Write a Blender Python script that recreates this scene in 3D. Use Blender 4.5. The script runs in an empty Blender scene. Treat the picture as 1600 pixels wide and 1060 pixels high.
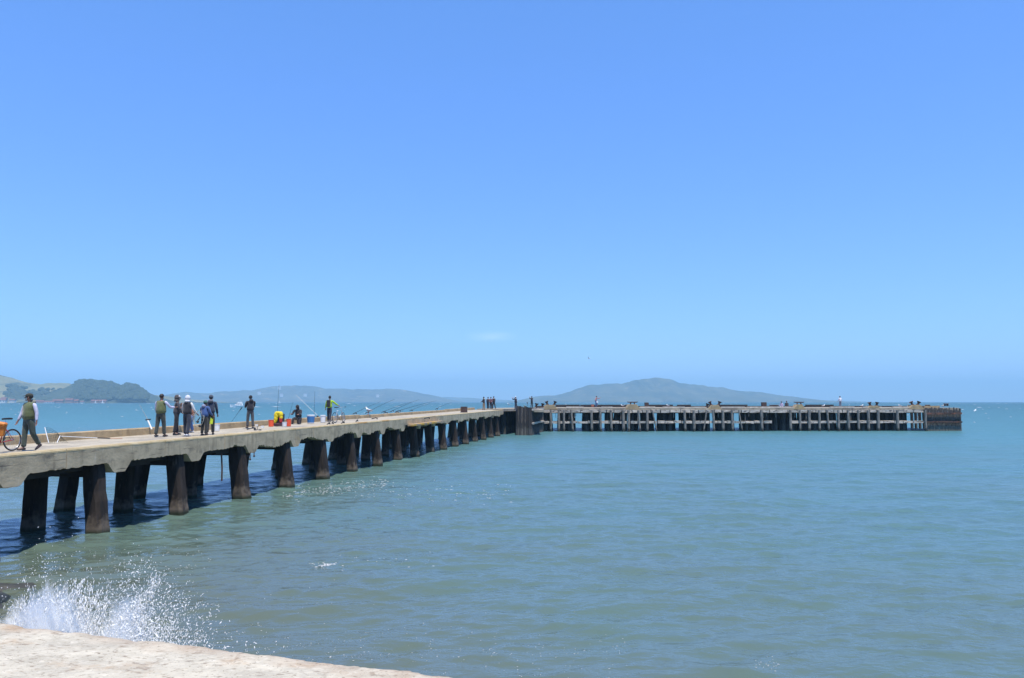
import bpy, bmesh, math, random
import numpy as np
from mathutils import Vector, Matrix
random.seed(7); rng = np.random.default_rng(11)
R = math.radians
SC = bpy.context.scene
COL = SC.collection
# ------------------------------------------------------------------ camera
F = 1220.0; TH = math.atan(98 / F); EYE = 4.4
cd = bpy.data.cameras.new('camera'); cam = bpy.data.objects.new('camera', cd); COL.objects.link(cam)
cd.sensor_width = 36; cd.lens = 36 * F / 1600; cd.clip_start = 0.1; cd.clip_end = 60000
cam.location = (0, 0, EYE); cam.rotation_euler = (math.pi / 2 + TH, 0, 0)
SC.camera = cam
# ------------------------------------------------------------------ sky and sun
SUN_EL, SUN_ROT = 73, 155          # behind the camera and to its right
w = bpy.data.worlds.new('World'); SC.world = w; w.use_nodes = True
nt = w.node_tree; nt.nodes.clear()
def N(nt, t, **k):
    n = nt.nodes.new(t)
    for a, b in k.items(): setattr(n, a, b)
    return n
sky = N(nt, 'ShaderNodeTexSky', sky_type='NISHITA', sun_disc=False)
sky.sun_elevation = R(SUN_EL); sky.sun_rotation = R(SUN_ROT)
sky.altitude = 0; sky.air_density = 1.0; sky.dust_density = 0.0; sky.ozone_density = 1.5
tint = N(nt, 'ShaderNodeMixRGB', blend_type='MULTIPLY'); tint.inputs[0].default_value = 1
tint.inputs[2].default_value = (0.452, 0.570, 1.08, 1)
nt.links.new(sky.outputs[0], tint.inputs[1])
# one faint wisp of cirrus low over the bay
tc = N(nt, 'ShaderNodeTexCoord')
mp = N(nt, 'ShaderNodeMapping'); mp.inputs['Location'].default_value = (0.026, 0, -0.083)
nt.links.new(tc.outputs['Generated'], mp.inputs[0])
mp2 = N(nt, 'ShaderNodeMapping'); mp2.inputs['Scale'].default_value = (26, 0.3, 120)
nt.links.new(mp.outputs[0], mp2.inputs[0])
ln = N(nt, 'ShaderNodeVectorMath', operation='LENGTH'); nt.links.new(mp2.outputs[0], ln.inputs[0])
mr = N(nt, 'ShaderNodeMapRange'); mr.inputs[1].default_value = 1.0; mr.inputs[2].default_value = 0.1
nt.links.new(ln.outputs['Value'], mr.inputs[0])
nz = N(nt, 'ShaderNodeTexNoise'); nz.inputs['Scale'].default_value = 1; nz.inputs['Detail'].default_value = 5
mp3 = N(nt, 'ShaderNodeMapping'); mp3.inputs['Scale'].default_value = (30, 8, 160); mp3.inputs['Rotation'].default_value = (0, 0.12, 0)
nt.links.new(tc.outputs['Generated'], mp3.inputs[0]); nt.links.new(mp3.outputs[0], nz.inputs['Vector'])
mm = N(nt, 'ShaderNodeMath', operation='MULTIPLY'); nt.links.new(mr.outputs[0], mm.inputs[0]); nt.links.new(nz.outputs[0], mm.inputs[1])
mm2 = N(nt, 'ShaderNodeMath', operation='MULTIPLY'); mm2.inputs[1].default_value = 0.35; nt.links.new(mm.outputs[0], mm2.inputs[0])
cl = N(nt, 'ShaderNodeMixRGB'); cl.inputs[2].default_value = (9, 9.5, 10, 1)
lift = N(nt, 'ShaderNodeMixRGB', blend_type='ADD'); lift.inputs[0].default_value = 1; lift.inputs[2].default_value = (0.25, 0.85, 1.45, 1)
nt.links.new(tint.outputs[0], lift.inputs[1])
nt.links.new(mm2.outputs[0], cl.inputs[0]); nt.links.new(lift.outputs[0], cl.inputs[1])
bg = N(nt, 'ShaderNodeBackground'); bg.inputs[1].default_value = 0.10
nt.links.new(cl.outputs[0], bg.inputs[0])
wo = N(nt, 'ShaderNodeOutputWorld'); nt.links.new(bg.outputs[0], wo.inputs[0])
sd = bpy.data.lights.new('sun', 'SUN'); sd.energy = 3.6; sd.angle = R(0.5); sd.color = (1, 0.95, 0.87)
so = bpy.data.objects.new('sun', sd); COL.objects.link(so); so.location = (20, -40, 80)
sv = Vector((math.sin(R(SUN_ROT)) * math.cos(R(SUN_EL)), math.cos(R(SUN_ROT)) * math.cos(R(SUN_EL)), math.sin(R(SUN_EL))))
so.rotation_euler = sv.to_track_quat('Z', 'Y').to_euler()
vs = SC.view_settings
vs.view_transform = 'Standard'; vs.look = 'None'; vs.exposure = 0.8; vs.gamma = 1; vs.use_curve_mapping = False
SC.cycles.volume_bounces = 0; SC.cycles.max_bounces = 10; SC.cycles.transparent_max_bounces = 24; SC.cycles.volume_max_steps = 64
SC.cycles.caustics_reflective = False; SC.cycles.caustics_refractive = False
SC.cycles.sample_clamp_indirect = 3.0
# ------------------------------------------------------------------ geometry of the picture -> world
def ray(px, py):
    v = 530 - py
    return Vector((px - 800, F * math.cos(TH) - v * math.sin(TH), F * math.sin(TH) + v * math.cos(TH)))
def PZ(px, py, z=0.0):
    r = ray(px, py); return Vector((0, 0, EYE)) + r * ((z - EYE) / r.z)
def PY(px, py, Y):
    r = ray(px, py); return Vector((0, 0, EYE)) + r * (Y / r.y)
# pier frame: s along the pier, d to its right (negative = towards its far side)
A = Vector((-13.673, 26.708, 0)); U = Vector((0.15872, 0.98732, 0)); NN = Vector((0.98732, -0.15872, 0))
Z0, KZ = 2.925, 0.00528
def zdeck(s): return Z0 + KZ * s
def SD(s, d, z=None): 
    p = A + U * s + NN * d; p.z = zdeck(s) if z is None else z
    return p
def deck_pt(px, py, off=0):
    z = 3
    for _ in range(25):
        p = PZ(px, py, z); s = (p - A).dot(U); z = zdeck(s) + off
    return p
PIER_ANG = math.atan2(-U.x, U.y)
# ------------------------------------------------------------------ helpers
def tag(o, label=None, cat=None, group=None, kind=None):
    if label: o['label'] = label
    if cat: o['category'] = cat
    if group: o['group'] = group
    if kind: o['kind'] = kind
    return o
def empty(name, loc=(0, 0, 0), rz=0, label=None, cat=None, group=None):
    o = bpy.data.objects.new(name, None); COL.objects.link(o); o.empty_display_size = 0.2
    o.location = loc; o.rotation_euler = (0, 0, rz)
    return tag(o, label, cat, group)
def link_mesh(name, me, mat=None, parent=None, smooth=False):
    if mat is not None:
        for m in (mat if isinstance(mat, (list, tuple)) else [mat]): me.materials.append(m)
    if smooth: me.polygons.foreach_set('use_smooth', [True] * len(me.polygons))
    o = bpy.data.objects.new(name, me); COL.objects.link(o)
    if parent is not None: o.parent = parent
    return o
class MB:
    def __init__(s): s.v = []; s.f = []; s.m = []; s.mi = 0
    def add(s, vs, fs):
        b = len(s.v); s.v += [tuple(x) for x in vs]; s.f += [tuple(i + b for i in f) for f in fs]; s.m += [s.mi] * len(fs)
    def box(s, c, size, rot=None, j=0.0):
        hx, hy, hz = size[0] / 2, size[1] / 2, size[2] / 2; c = Vector(c); vs = []
        for x, y, z in ((-1, -1, -1), (1, -1, -1), (1, 1, -1), (-1, 1, -1), (-1, -1, 1), (1, -1, 1), (1, 1, 1), (-1, 1, 1)):
            p = Vector((x * hx + random.uniform(-j, j), y * hy + random.uniform(-j, j), z * hz + random.uniform(-j, j)))
            if rot is not None: p = rot @ p
            vs.append(c + p)
        s.add(vs, [(0, 3, 2, 1), (4, 5, 6, 7), (0, 1, 5, 4), (1, 2, 6, 5), (2, 3, 7, 6), (3, 0, 4, 7)]); return s
    def tube(s, pts, rad, n=8, caps=True, sq=(1, 1), up=None):
        pts = [Vector(p) for p in pts]; rad = [rad] * len(pts) if not isinstance(rad, (list, tuple)) else rad
        rings = []; prev = None
        for i, p in enumerate(pts):
            t = (pts[min(i + 1, len(pts) - 1)] - pts[max(i - 1, 0)])
            t = t.normalized() if t.length > 1e-9 else Vector((0, 0, 1))
            ref = up if up is not None else (Vector((1, 0, 0)) if abs(t.x) < 0.9 else Vector((0, 1, 0)))
            if prev is not None: ref = prev
            a = (ref - t * ref.dot(t)).normalized(); b = t.cross(a); prev = a
            r = rad[i]; rx, ry = (r if isinstance(r, (list, tuple)) else (r * sq[0], r * sq[1]))
            rings.append([p + a * math.cos(2 * math.pi * (k + .5) / n) * rx + b * math.sin(2 * math.pi * (k + .5) / n) * ry for k in range(n)])
        vs = [q for r in rings for q in r]; fs = []
        for i in range(len(rings) - 1):
            for k in range(n): fs.append((i * n + k, i * n + (k + 1) % n, (i + 1) * n + (k + 1) % n, (i + 1) * n + k))
        if caps: fs.append(tuple(range(n - 1, -1, -1))); fs.append(tuple((len(rings) - 1) * n + k for k in range(n)))
        s.add(vs, fs); return s
    def lathe(s, prof, n=16, c=(0, 0, 0), sc=(1, 1, 1)):   # prof: list of (r, z)
        c = Vector(c); vs = []; fs = []
        for r, z in prof:
            for k in range(n):
                a = 2 * math.pi * k / n; vs.append((c.x + r * math.cos(a) * sc[0], c.y + r * math.sin(a) * sc[1], c.z + z * sc[2]))
        for i in range(len(prof) - 1):
            for k in range(n): fs.append((i * n + k, i * n + (k + 1) % n, (i + 1) * n + (k + 1) % n, (i + 1) * n + k))
        fs.append(tuple(range(n - 1, -1, -1))); fs.append(tuple((len(prof) - 1) * n + k for k in range(n)))
        s.add(vs, fs); return s
    def ball(s, c, r, n=8, rot=None):
        rx, ry, rz = r if isinstance(r, (list, tuple)) else (r, r, r); c = Vector(c); vs = []; fs = []; m = n // 2 + 1
        for i in range(1, m):
            th = math.pi * i / m
            for k in range(n):
                a = 2 * math.pi * k / n; p = Vector((rx * math.sin(th) * math.cos(a), ry * math.sin(th) * math.sin(a), rz * math.cos(th)))
                if rot is not None: p = rot @ p
                vs.append(c + p)
        top = Vector((0, 0, rz)); bot = Vector((0, 0, -rz))
        if rot is not None: top = rot @ top; bot = rot @ bot
        vs += [c + top, c + bot]; T, B = len(vs) - 2, len(vs) - 1
        for k in range(n): fs.append((T, k, (k + 1) % n)); fs.append((B, (m - 2) * n + (k + 1) % n, (m - 2) * n + k))
        for i in range(m - 2):
            for k in range(n): fs.append((i * n + k, (i + 1) * n + k, (i + 1) * n + (k + 1) % n, i * n + (k + 1) % n))
        s.add(vs, fs); return s
    def ring(s, c, rad, r, ax, n=24, m=6):                 # torus round axis ax
        ax = Vector(ax).normalized(); ref = Vector((0, 0, 1)) if abs(ax.z) < .9 else Vector((1, 0, 0))
        a = (ref - ax * ref.dot(ax)).normalized(); b = ax.cross(a); c = Vector(c); vs = []; fs = []
        for i in range(n):
            t = 2 * math.pi * i / n; e = a * math.cos(t) + b * math.sin(t)
            for k in range(m):
                q = 2 * math.pi * k / m; vs.append(c + e * (rad + r * math.cos(q)) + ax * r * math.sin(q))
        for i in range(n):
            for k in range(m): fs.append((i * m + k, ((i + 1) % n) * m + k, ((i + 1) % n) * m + (k + 1) % m, i * m + (k + 1) % m))
        s.add(vs, fs); return s
    def prism(s, poly, off):                               # poly: 3d points, off: extrusion vector
        n = len(poly); off = Vector(off); vs = [Vector(p) for p in poly] + [Vector(p) + off for p in poly]
        s.add(vs, [tuple(range(n)), tuple(range(2 * n - 1, n - 1, -1))] + [(i, i + n, (i + 1) % n + n, (i + 1) % n) for i in range(n)]); return s
    def build(s, name, mat=None, parent=None, smooth=False, bevel=0.0):
        me = bpy.data.meshes.new(name); me.from_pydata(s.v, [], s.f)
        bm = bmesh.new(); bm.from_mesh(me); bmesh.ops.recalc_face_normals(bm, faces=bm.faces)
        if bevel > 0:
            bmesh.ops.bevel(bm, geom=[e for e in bm.edges if e.is_manifold and e.calc_face_angle(0) > 0.6], offset=bevel, segments=1, affect='EDGES', clamp_overlap=True)
        bm.to_mesh(me); bm.free()
        if any(s.m) and len(me.polygons) == len(s.m): me.polygons.foreach_set('material_index', s.m)
        return link_mesh(name, me, mat, parent, smooth)
def dup(o, parent=None, **k):
    c = o.copy(); COL.objects.link(c); c.parent = parent
    for ch in [x for x in CH.get(o.name, [])]: pass
    return c
def copy_tree(o, parent=None, kids=None):
    kids = kids if kids is not None else {}
    if not kids:
        for x in COL.objects:
            if x.parent is not None: kids.setdefault(x.parent.name, []).append(x)
    c = o.copy(); COL.objects.link(c); c.parent = parent
    for ch in kids.get(o.name, []): copy_tree(ch, c, kids)
    return c
# ------------------------------------------------------------------ materials
def mat(name, c1, c2=None, scale=6, rough=0.8, bump=0.0, bscale=None, metal=0, stretch=(1, 1, 1), c3=None, s3=1.5, t3=(0.55, 0.7), detail=6, spec=None, coord='Object', sheen=0):
    m = bpy.data.materials.new(name); m.use_nodes = True; nt = m.node_tree; b = nt.nodes['Principled BSDF']
    b.inputs['Roughness'].default_value = rough; b.inputs['Metallic'].default_value = metal
    if spec is not None: b.inputs['Specular IOR Level'].default_value = spec
    if sheen: b.inputs['Sheen Weight'].default_value = sheen
    tc = N(nt, 'ShaderNodeTexCoord'); mp = N(nt, 'ShaderNodeMapping'); mp.inputs['Scale'].default_value = stretch
    nt.links.new(tc.outputs[coord], mp.inputs[0])
    c2 = c2 or tuple(x * 0.78 for x in c1)
    nz = N(nt, 'ShaderNodeTexNoise'); nz.inputs['Scale'].default_value = scale; nz.inputs['Detail'].default_value = detail; nz.inputs['Roughness'].default_value = .62
    nt.links.new(mp.outputs[0], nz.inputs['Vector'])
    cr = N(nt, 'ShaderNodeValToRGB'); e = cr.color_ramp.elements
    e[0].position = .36; e[0].color = (*c1, 1); e[1].position = .64; e[1].color = (*c2, 1)
    nt.links.new(nz.outputs[0], cr.inputs[0]); out = cr.outputs[0]
    if c3:
        n3 = N(nt, 'ShaderNodeTexNoise'); n3.inputs['Scale'].default_value = s3; n3.inputs['Detail'].default_value = 8; n3.inputs['Roughness'].default_value = .7
        nt.links.new(mp.outputs[0], n3.inputs['Vector'])
        r3 = N(nt, 'ShaderNodeMapRange'); r3.inputs[1].default_value = t3[0]; r3.inputs[2].default_value = t3[1]
        nt.links.new(n3.outputs[0], r3.inputs[0])
        mx = N(nt, 'ShaderNodeMixRGB'); mx.inputs[2].default_value = (*c3, 1)
        nt.links.new(r3.outputs[0], mx.inputs[0]); nt.links.new(out, mx.inputs[1]); out = mx.outputs[0]
    nt.links.new(out, b.inputs['Base Color'])
    if bump:
        bn = N(nt, 'ShaderNodeTexNoise'); bn.inputs['Scale'].default_value = bscale or scale * 3; bn.inputs['Detail'].default_value = 6
        nt.links.new(mp.outputs[0], bn.inputs['Vector'])
        bp = N(nt, 'ShaderNodeBump'); bp.inputs['Strength'].default_value = 1; bp.inputs['Distance'].default_value = bump
        nt.links.new(bn.outputs[0], bp.inputs['Height']); nt.links.new(bp.outputs[0], b.inputs['Normal'])
    m['out'] = 1
    return m
def add_layer(m, color, axis_out, lo, hi, noise=0.0, scale=3.0, coord='Object', amount=1.0):
    """mix `color` in where a world/object coordinate runs from lo to hi (tide line, lichen band)"""
    nt = m.node_tree; b = nt.nodes['Principled BSDF']; src = b.inputs['Base Color'].links[0].from_socket
    g = N(nt, 'ShaderNodeNewGeometry'); sp = N(nt, 'ShaderNodeSeparateXYZ'); nt.links.new(g.outputs['Position'], sp.inputs[0])
    nz = N(nt, 'ShaderNodeTexNoise'); nz.inputs['Scale'].default_value = scale; nz.inputs['Detail'].default_value = 5
    nt.links.new(g.outputs['Position'], nz.inputs['Vector'])
    a = N(nt, 'ShaderNodeMath', operation='MULTIPLY_ADD'); a.inputs[1].default_value = noise; nt.links.new(nz.outputs[0], a.inputs[0]); nt.links.new(sp.outputs[axis_out], a.inputs[2])
    r = N(nt, 'ShaderNodeMapRange'); r.inputs[1].default_value = lo + noise * .5; r.inputs[2].default_value = hi + noise * .5; r.inputs[4].default_value = amount
    nt.links.new(a.outputs[0], r.inputs[0])
    mx = N(nt, 'ShaderNodeMixRGB'); mx.inputs[2].default_value = (*color, 1)
    nt.links.new(r.outputs[0], mx.inputs[0]); nt.links.new(src, mx.inputs[1]); nt.links.new(mx.outputs[0], b.inputs['Base Color'])
    return m
# ================================================================== WATER
waves = []
for i in range(60):
    lam = 0.36 * (24.0 ** (i / 59.0)) * random.uniform(.9, 1.1)       # 0.55 .. 9 m
    ang = R(-78) + random.gauss(0, 0.42)
    k = 2 * math.pi / lam
    slope = 0.031 if lam < 1.8 else (0.016 if lam < 4 else 0.009)
    waves.append((k * math.cos(ang), k * math.sin(ang), slope / k * random.uniform(.6, 1.3), random.uniform(0, 6.28), lam))
def wave_h(x, y, cut=None):
    x = np.asarray(x, float); y = np.asarray(y, float); h = np.zeros_like(x)
    for kx, ky, a, ph, lam in waves:
        p = kx * x + ky * y + ph
        p = p + 0.9 * np.sin(0.21 * kx * y - 0.17 * ky * x + ph * 2)
        t = a * (np.sin(p) - 0.28 * np.cos(2 * p))
        if cut is not None: t = t * np.clip((lam / cut - 2.2) / 2.0, 0, 1)
        h += t
    return h * np.clip(1.0 - (np.hypot(x, y) - 60) / 240, 0.0, 1.0)
def build_water():
    rs = [3.2]
    while rs[-1] < 12000:
        r = rs[-1]; rs.append(r + max(0.045, min(r * r / 9500.0, 0.0050 * r + 0.02 if r < 130 else 0.16 * r)))
    rs = np.array(rs); na = 900
    t = np.linspace(-1, 1, na); ang = np.radians(38 * t + 57 * np.sign(t) * np.abs(t) ** 7)
    Rr, Aa = np.meshgrid(rs, ang, indexing='ij')
    X = Rr * np.sin(Aa); Y = Rr * np.cos(Aa)
    cut = np.maximum(np.gradient(rs)[:, None] * np.ones_like(X), Rr * 0.0018)
    Z = wave_h(X, Y, cut)
    co = np.stack([X, Y, Z], -1).reshape(-1, 3).astype(np.float32)
    nr = len(rs); i = np.arange(nr - 1)[:, None] * na + np.arange(na - 1)[None, :]
    q = np.stack([i, i + na, i + na + 1, i + 1], -1).reshape(-1, 4).astype(np.int32)
    me = bpy.data.meshes.new('water'); me.vertices.add(len(co)); me.vertices.foreach_set('co', co.ravel())
    me.loops.add(q.size); me.loops.foreach_set('vertex_index', q.ravel())
    me.polygons.add(len(q)); me.polygons.foreach_set('loop_start', np.arange(0, q.size, 4, dtype=np.int32)); me.polygons.foreach_set('loop_total', np.full(len(q), 4, np.int32))
    me.update(calc_edges=True); me.validate()
    m = bpy.data.materials.new('water'); m.use_nodes = True; nt = m.node_tree; b = nt.nodes['Principled BSDF']
    b.inputs['Roughness'].default_value = 0.09; b.inputs['IOR'].default_value = 1.333; b.inputs['Specular IOR Level'].default_value = 0.47
    g = N(nt, 'ShaderNodeNewGeometry'); sp = N(nt, 'ShaderNodeSeparateXYZ'); nt.links.new(g.outputs['Position'], sp.inputs[0])
    nz = N(nt, 'ShaderNodeTexNoise'); nz.inputs['Scale'].default_value = 0.09; nz.inputs['Detail'].default_value = 4
    nt.links.new(g.outputs['Position'], nz.inputs['Vector'])
    ad = N(nt, 'ShaderNodeMath', operation='LOGARITHM'); ad.inputs[1].default_value = 10
    xa = N(nt, 'ShaderNodeMath', operation='ADD'); xa.inputs[1].default_value = 9; nt.links.new(sp.outputs[0], xa.inputs[0])
    xm = N(nt, 'ShaderNodeMath', operation='MAXIMUM'); xm.inputs[1].default_value = 0; nt.links.new(xa.outputs[0], xm.inputs[0])
    xb = N(nt, 'ShaderNodeMath', operation='MULTIPLY_ADD'); xb.inputs[1].default_value = 0.9; nt.links.new(xm.outputs[0], xb.inputs[0]); nt.links.new(sp.outputs[1], xb.inputs[2])
    nt.links.new(xb.outputs[0], ad.inputs[0])
    a2 = N(nt, 'ShaderNodeMath', operation='MULTIPLY_ADD'); a2.inputs[1].default_value = 0.5; nt.links.new(nz.outputs[0], a2.inputs[0]); nt.links.new(ad.outputs[0], a2.inputs[2])
    r = N(nt, 'ShaderNodeMapRange'); r.inputs[1].default_value = 1.0; r.inputs[2].default_value = 4.0; nt.links.new(a2.outputs[0], r.inputs[0])
    cr = N(nt, 'ShaderNodeValToRGB'); e = cr.color_ramp.elements
    e[0].position = 0.0; e[0].color = (0.108, 0.098, 0.060, 1)          # silt near the wall
    e[1].position = 1.0; e[1].color = (0.012, 0.055, 0.036, 1)
    x = cr.color_ramp.elements.new(0.13); x.color = (0.098, 0.104, 0.066, 1)
    x = cr.color_ramp.elements.new(0.27); x.color = (0.082, 0.136, 0.112, 1)
    x = cr.color_ramp.elements.new(0.5); x.color = (0.064, 0.172, 0.190, 1)
    nt.links.new(r.outputs[0], cr.inputs[0]); nt.links.new(cr.outputs[0], b.inputs['Base Color'])
    # ripples: two scales of wind chop, stretched across the wind
    def dist_to(a, b_):
        q = N(nt, 'ShaderNodeMapRange'); q.inputs[1].default_value = 1.2; q.inputs[2].default_value = 2.3; q.inputs[3].default_value = a; q.inputs[4].default_value = b_
        nt.links.new(ad.outputs[0], q.inputs[0]); return q.outputs[0]
    nt.links.new(dist_to(0.07, 0.36), b.inputs['Roughness'])
    nt.links.new(dist_to(0.92, 0.36), b.inputs['Specular IOR Level'])
    def rip(scale, dist, st, rot, prev=None):
        mp = N(nt, 'ShaderNodeMapping'); mp.inputs['Scale'].default_value = st; mp.inputs['Rotation'].default_value = (0, 0, rot)
        nt.links.new(g.outputs['Position'], mp.inputs[0])
        n = N(nt, 'ShaderNodeTexNoise'); n.inputs['Scale'].default_value = scale; n.inputs['Detail'].default_value = 5; n.inputs['Roughness'].default_value = .6
        nt.links.new(mp.outputs[0], n.inputs['Vector'])
        bp = N(nt, 'ShaderNodeBump'); bp.inputs['Strength'].default_value = 1; nt.links.new(dist_to(*dist), bp.inputs['Distance'])
        nt.links.new(n.outputs[0], bp.inputs['Height'])
        if prev is not None: nt.links.new(prev.outputs[0], bp.inputs['Normal'])
        return bp
    b1 = rip(0.35, (0.05, 0.9), (0.6, 1, 1), R(10)); b2 = rip(1.6, (0.035, 0.20), (0.6, 1, 1), R(14), b1); b3 = rip(6.0, (0.012, 0.035), (0.6, 1, 1), R(4), b2)
    nt.links.new(b3.outputs[0], b.inputs['Normal'])
    o = link_mesh('water', me, m, smooth=True)
    tag(o, 'green-grey bay water with small wind ripples', None, None, 'structure'); return o
build_water()
# ================================================================== FAR LAND
def ridge(name, prof, D, depth, m, wob=0.02, seed=0, y0=629.0, nrow=26, rough=1.0):
    """a hill body whose skyline at range D follows prof (px, py); slopes down both ways"""
    rg = np.random.default_rng(seed); xs = np.linspace(prof[0][0], prof[-1][0], 260)
    hy = np.interp(xs, [p[0] for p in prof], [p[1] for p in prof])
    vs = []; fs = []; crest = []
    ph = rg.uniform(0, 6.28, (14,)); 
    for i, (px, py) in enumerate(zip(xs, hy)):
        top = PY(px, py, D); crest.append(top)
    L = len(xs)
    for j in range(nrow):
        t = j / (nrow - 1) * 2 - 0.999                                   # -1 front foot .. 0 crest .. 1 back foot
        for i in range(L):
            c = crest[i]; u = i * 0.11
            gul = 0.5 + 0.5 * math.sin(u * 2.3 + ph[0] + 1.4 * math.sin(u * .7 + t * 3 + ph[1]))
            gul2 = 0.5 + 0.5 * math.sin(u * 6.1 + ph[2] + 2 * math.sin(t * 5 + u + ph[3]))
            f = (1 - abs(t)) ** (0.85 + 0.5 * gul) if abs(t) < 1 else 0
            f *= 1 - rough * (0.16 * gul2 + 0.14 * gul) * min(1, abs(t) * 4) * (1 - abs(t))
            hgt = c.z * f - (1.0 if abs(t) > .99 else 0)
            y = c.y + t * depth * (0.85 + 0.3 * gul); k = 1.0
            vs.append((c.x * k, y, max(hgt, -1.0)))
    for j in range(nrow - 1):
        for i in range(L - 1): fs.append((j * L + i, j * L + i + 1, (j + 1) * L + i + 1, (j + 1) * L + i))
    me = bpy.data.meshes.new(name); me.from_pydata(vs, [], fs); me.update()
    return link_mesh(name, me, m, smooth=True)
grass = (0.16, 0.15, 0.065); scrub = (0.035, 0.05, 0.028)
m_near = mat('hill grass', (0.22, 0.20, 0.09), (0.13, 0.135, 0.06), scale=0.006, rough=1, c3=scrub, s3=0.010, t3=(0.52, 0.60), detail=8)
m_wood = mat('oak wood foliage', (0.028, 0.042, 0.022), (0.05, 0.065, 0.03), scale=0.05, rough=1)
m_far = mat('far hill scrub', (0.10, 0.10, 0.055), (0.030, 0.040, 0.026), scale=0.006, rough=1, c3=(0.24, 0.20, 0.12), s3=0.012, t3=(0.56, 0.64))
m_isl = mat('island scrub', (0.035, 0.05, 0.026), (0.10, 0.10, 0.05), scale=0.006, rough=1, c3=(0.20, 0.18, 0.10), s3=0.012, t3=(0.60, 0.68))
left_prof = [(-420, 560), (-260, 548), (-120, 566), (-40, 574), (0, 583), (10, 587), (22, 592), (45, 597), (68, 599), (78, 597), (100, 597), (114, 600), (150, 604), (190, 614), (225, 616), (240, 617), (262, 619), (300, 629)]
o = ridge('hill', left_prof, 3100, 620, m_near, seed=3); tag(o, None, None, None, 'structure')
o = ridge('hill', [(100, 629), (112, 606), (118, 598), (128, 595.5), (142, 594.5), (152, 596), (166, 597), (178, 600), (192, 604), (198, 600.5), (206, 601), (214, 604), (224, 611), (232, 617), (246, 629)], 2800, 300, m_wood, seed=5, rough=.3); tag(o, None, None, None, 'structure')
# the wood that covers that knoll: many small crowns packed into one mass
def wood_mass():
    b = MB(); prof = [(112, 606), (118, 598), (128, 595.5), (142, 594.5), (152, 596), (166, 597), (178, 600), (192, 604), (198, 600.5), (206, 601), (214, 604), (224, 611), (231, 616)]
    for _ in range(900):
        px = random.uniform(112, 231); top = np.interp(px, [p[0] for p in prof], [p[1] for p in prof])
        q = random.random() ** 1.5; py = top + q * (624 - top); D = 2800 - 300 * q * 0.8 - 10
        p = PY(px, py, D); r = random.uniform(5, 10)
        b.ball(p, (r * random.uniform(.8, 1.4), r, r * random.uniform(.6, 1)), 6)
    for _ in range(320):
        px = random.choice([random.uniform(60, 112), random.uniform(8, 60), random.gauss(28, 6)])
        t = np.interp(px, [p[0] for p in left_prof], [p[1] for p in left_prof]); q = random.uniform(.45, .95) if random.random() < .8 else random.uniform(.3, .5)
        py = t + q * (628 - t); D = 3100 - 620 * q * 0.7 - 60
        p = PY(px, py, D); r = random.uniform(4, 9); b.ball(p, (r * 1.3, r, r * .8), 6)
    o = b.build('woodland', m_wood); tag(o, 'dark wooded knoll and thickets on the near left headland', 'woodland', None, 'stuff')
wood_mass()
mid = [(215, 629), (235, 622), (262, 617), (290, 611.5), (302, 613), (330, 614), (345, 611), (372, 610), (400, 608), (425, 603), (445, 601), (462, 600.5), (485, 602), (510, 606), (540, 606.5), (575, 607.5), (612, 606), (640, 610), (660, 614), (675, 617), (700, 623), (725, 629)]
o = ridge('hill', mid, 6600, 900, m_far, seed=8); tag(o, None, None, None, 'structure')
o = ridge('hill', [(600, 629), (660, 622), (700, 620), (735, 621.5), (760, 623.5), (790, 625), (840, 627), (870, 629)], 9000, 700, m_far, seed=9); tag(o, None, None, None, 'structure')
isl = [(790, 629), (815, 624.5), (832, 620), (848, 618), (868, 617.5), (885, 612.5), (905, 605), (925, 599.5), (945, 598.5), (975, 597), (1000, 591), (1018, 587.5), (1030, 587.5), (1045, 591), (1062, 597.5), (1080, 598.5), (1105, 602.5), (1125, 604), (1150, 609.5), (1185, 612), (1215, 617), (1245, 620.5), (1262, 624), (1275, 629)]
o = ridge('island', isl, 5600, 800, m_isl, seed=12); tag(o, None, None, None, 'structure')
o = ridge('hill', [(1230, 629.5), (1262, 626.5), (1300, 625.5), (1340, 627), (1380, 629.5)], 9500, 500, m_far, seed=14); tag(o, None, None, None, 'structure')
# ================================================================== HAZE
def haze():
    b = MB(); top = 330; b.box((0, 5200, top / 2 - 1.5), (21000, 15000, top + 3))
    o = b.build('haze'); m = bpy.data.materials.new('haze'); m.use_nodes = True; nt = m.node_tree; nt.nodes.clear()
    v = N(nt, 'ShaderNodeVolumePrincipled'); v.inputs['Color'].default_value = (0.42, 0.78, 1.0, 1); v.inputs['Density'].default_value = 0.00018; v.inputs['Anisotropy'].default_value = 0.0
    out = N(nt, 'ShaderNodeOutputMaterial'); nt.links.new(v.outputs[0], out.inputs['Volume']); o.data.materials.append(m)
    tag(o, 'thin blue sea haze over the bay', 'haze', None, 'stuff')
haze()
#@@PIER

# ================================================================== PIER (causeway)
m_conc = mat('weathered concrete', (0.54, 0.415, 0.255), (0.38, 0.29, 0.175), scale=1.3, rough=.92, bump=.008, bscale=9, c3=(0.17, 0.14, 0.095), s3=.9, t3=(.55, .72), stretch=(1, 1, 1.6))
m_lip = mat('lichen stained lip', (0.46, 0.37, 0.22), (0.36, 0.27, 0.13), scale=1.6, rough=.92, bump=.012, bscale=9, c3=(0.30, 0.17, 0.05), s3=.35, t3=(.56, .66))
m_deck = mat('bleached deck concrete', (0.43, 0.37, 0.27), (0.32, 0.275, 0.20), scale=.9, rough=.95, bump=.012, bscale=12, c3=(0.24, 0.21, 0.17), s3=.5, t3=(.5, .66))
m_kerb = mat('kerb concrete', (0.40, 0.29, 0.16), (0.27, 0.20, 0.11), scale=1.1, rough=.93, bump=.015, bscale=9, c3=(0.40, 0.30, 0.13), s3=.5, t3=(.58, .66))
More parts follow.
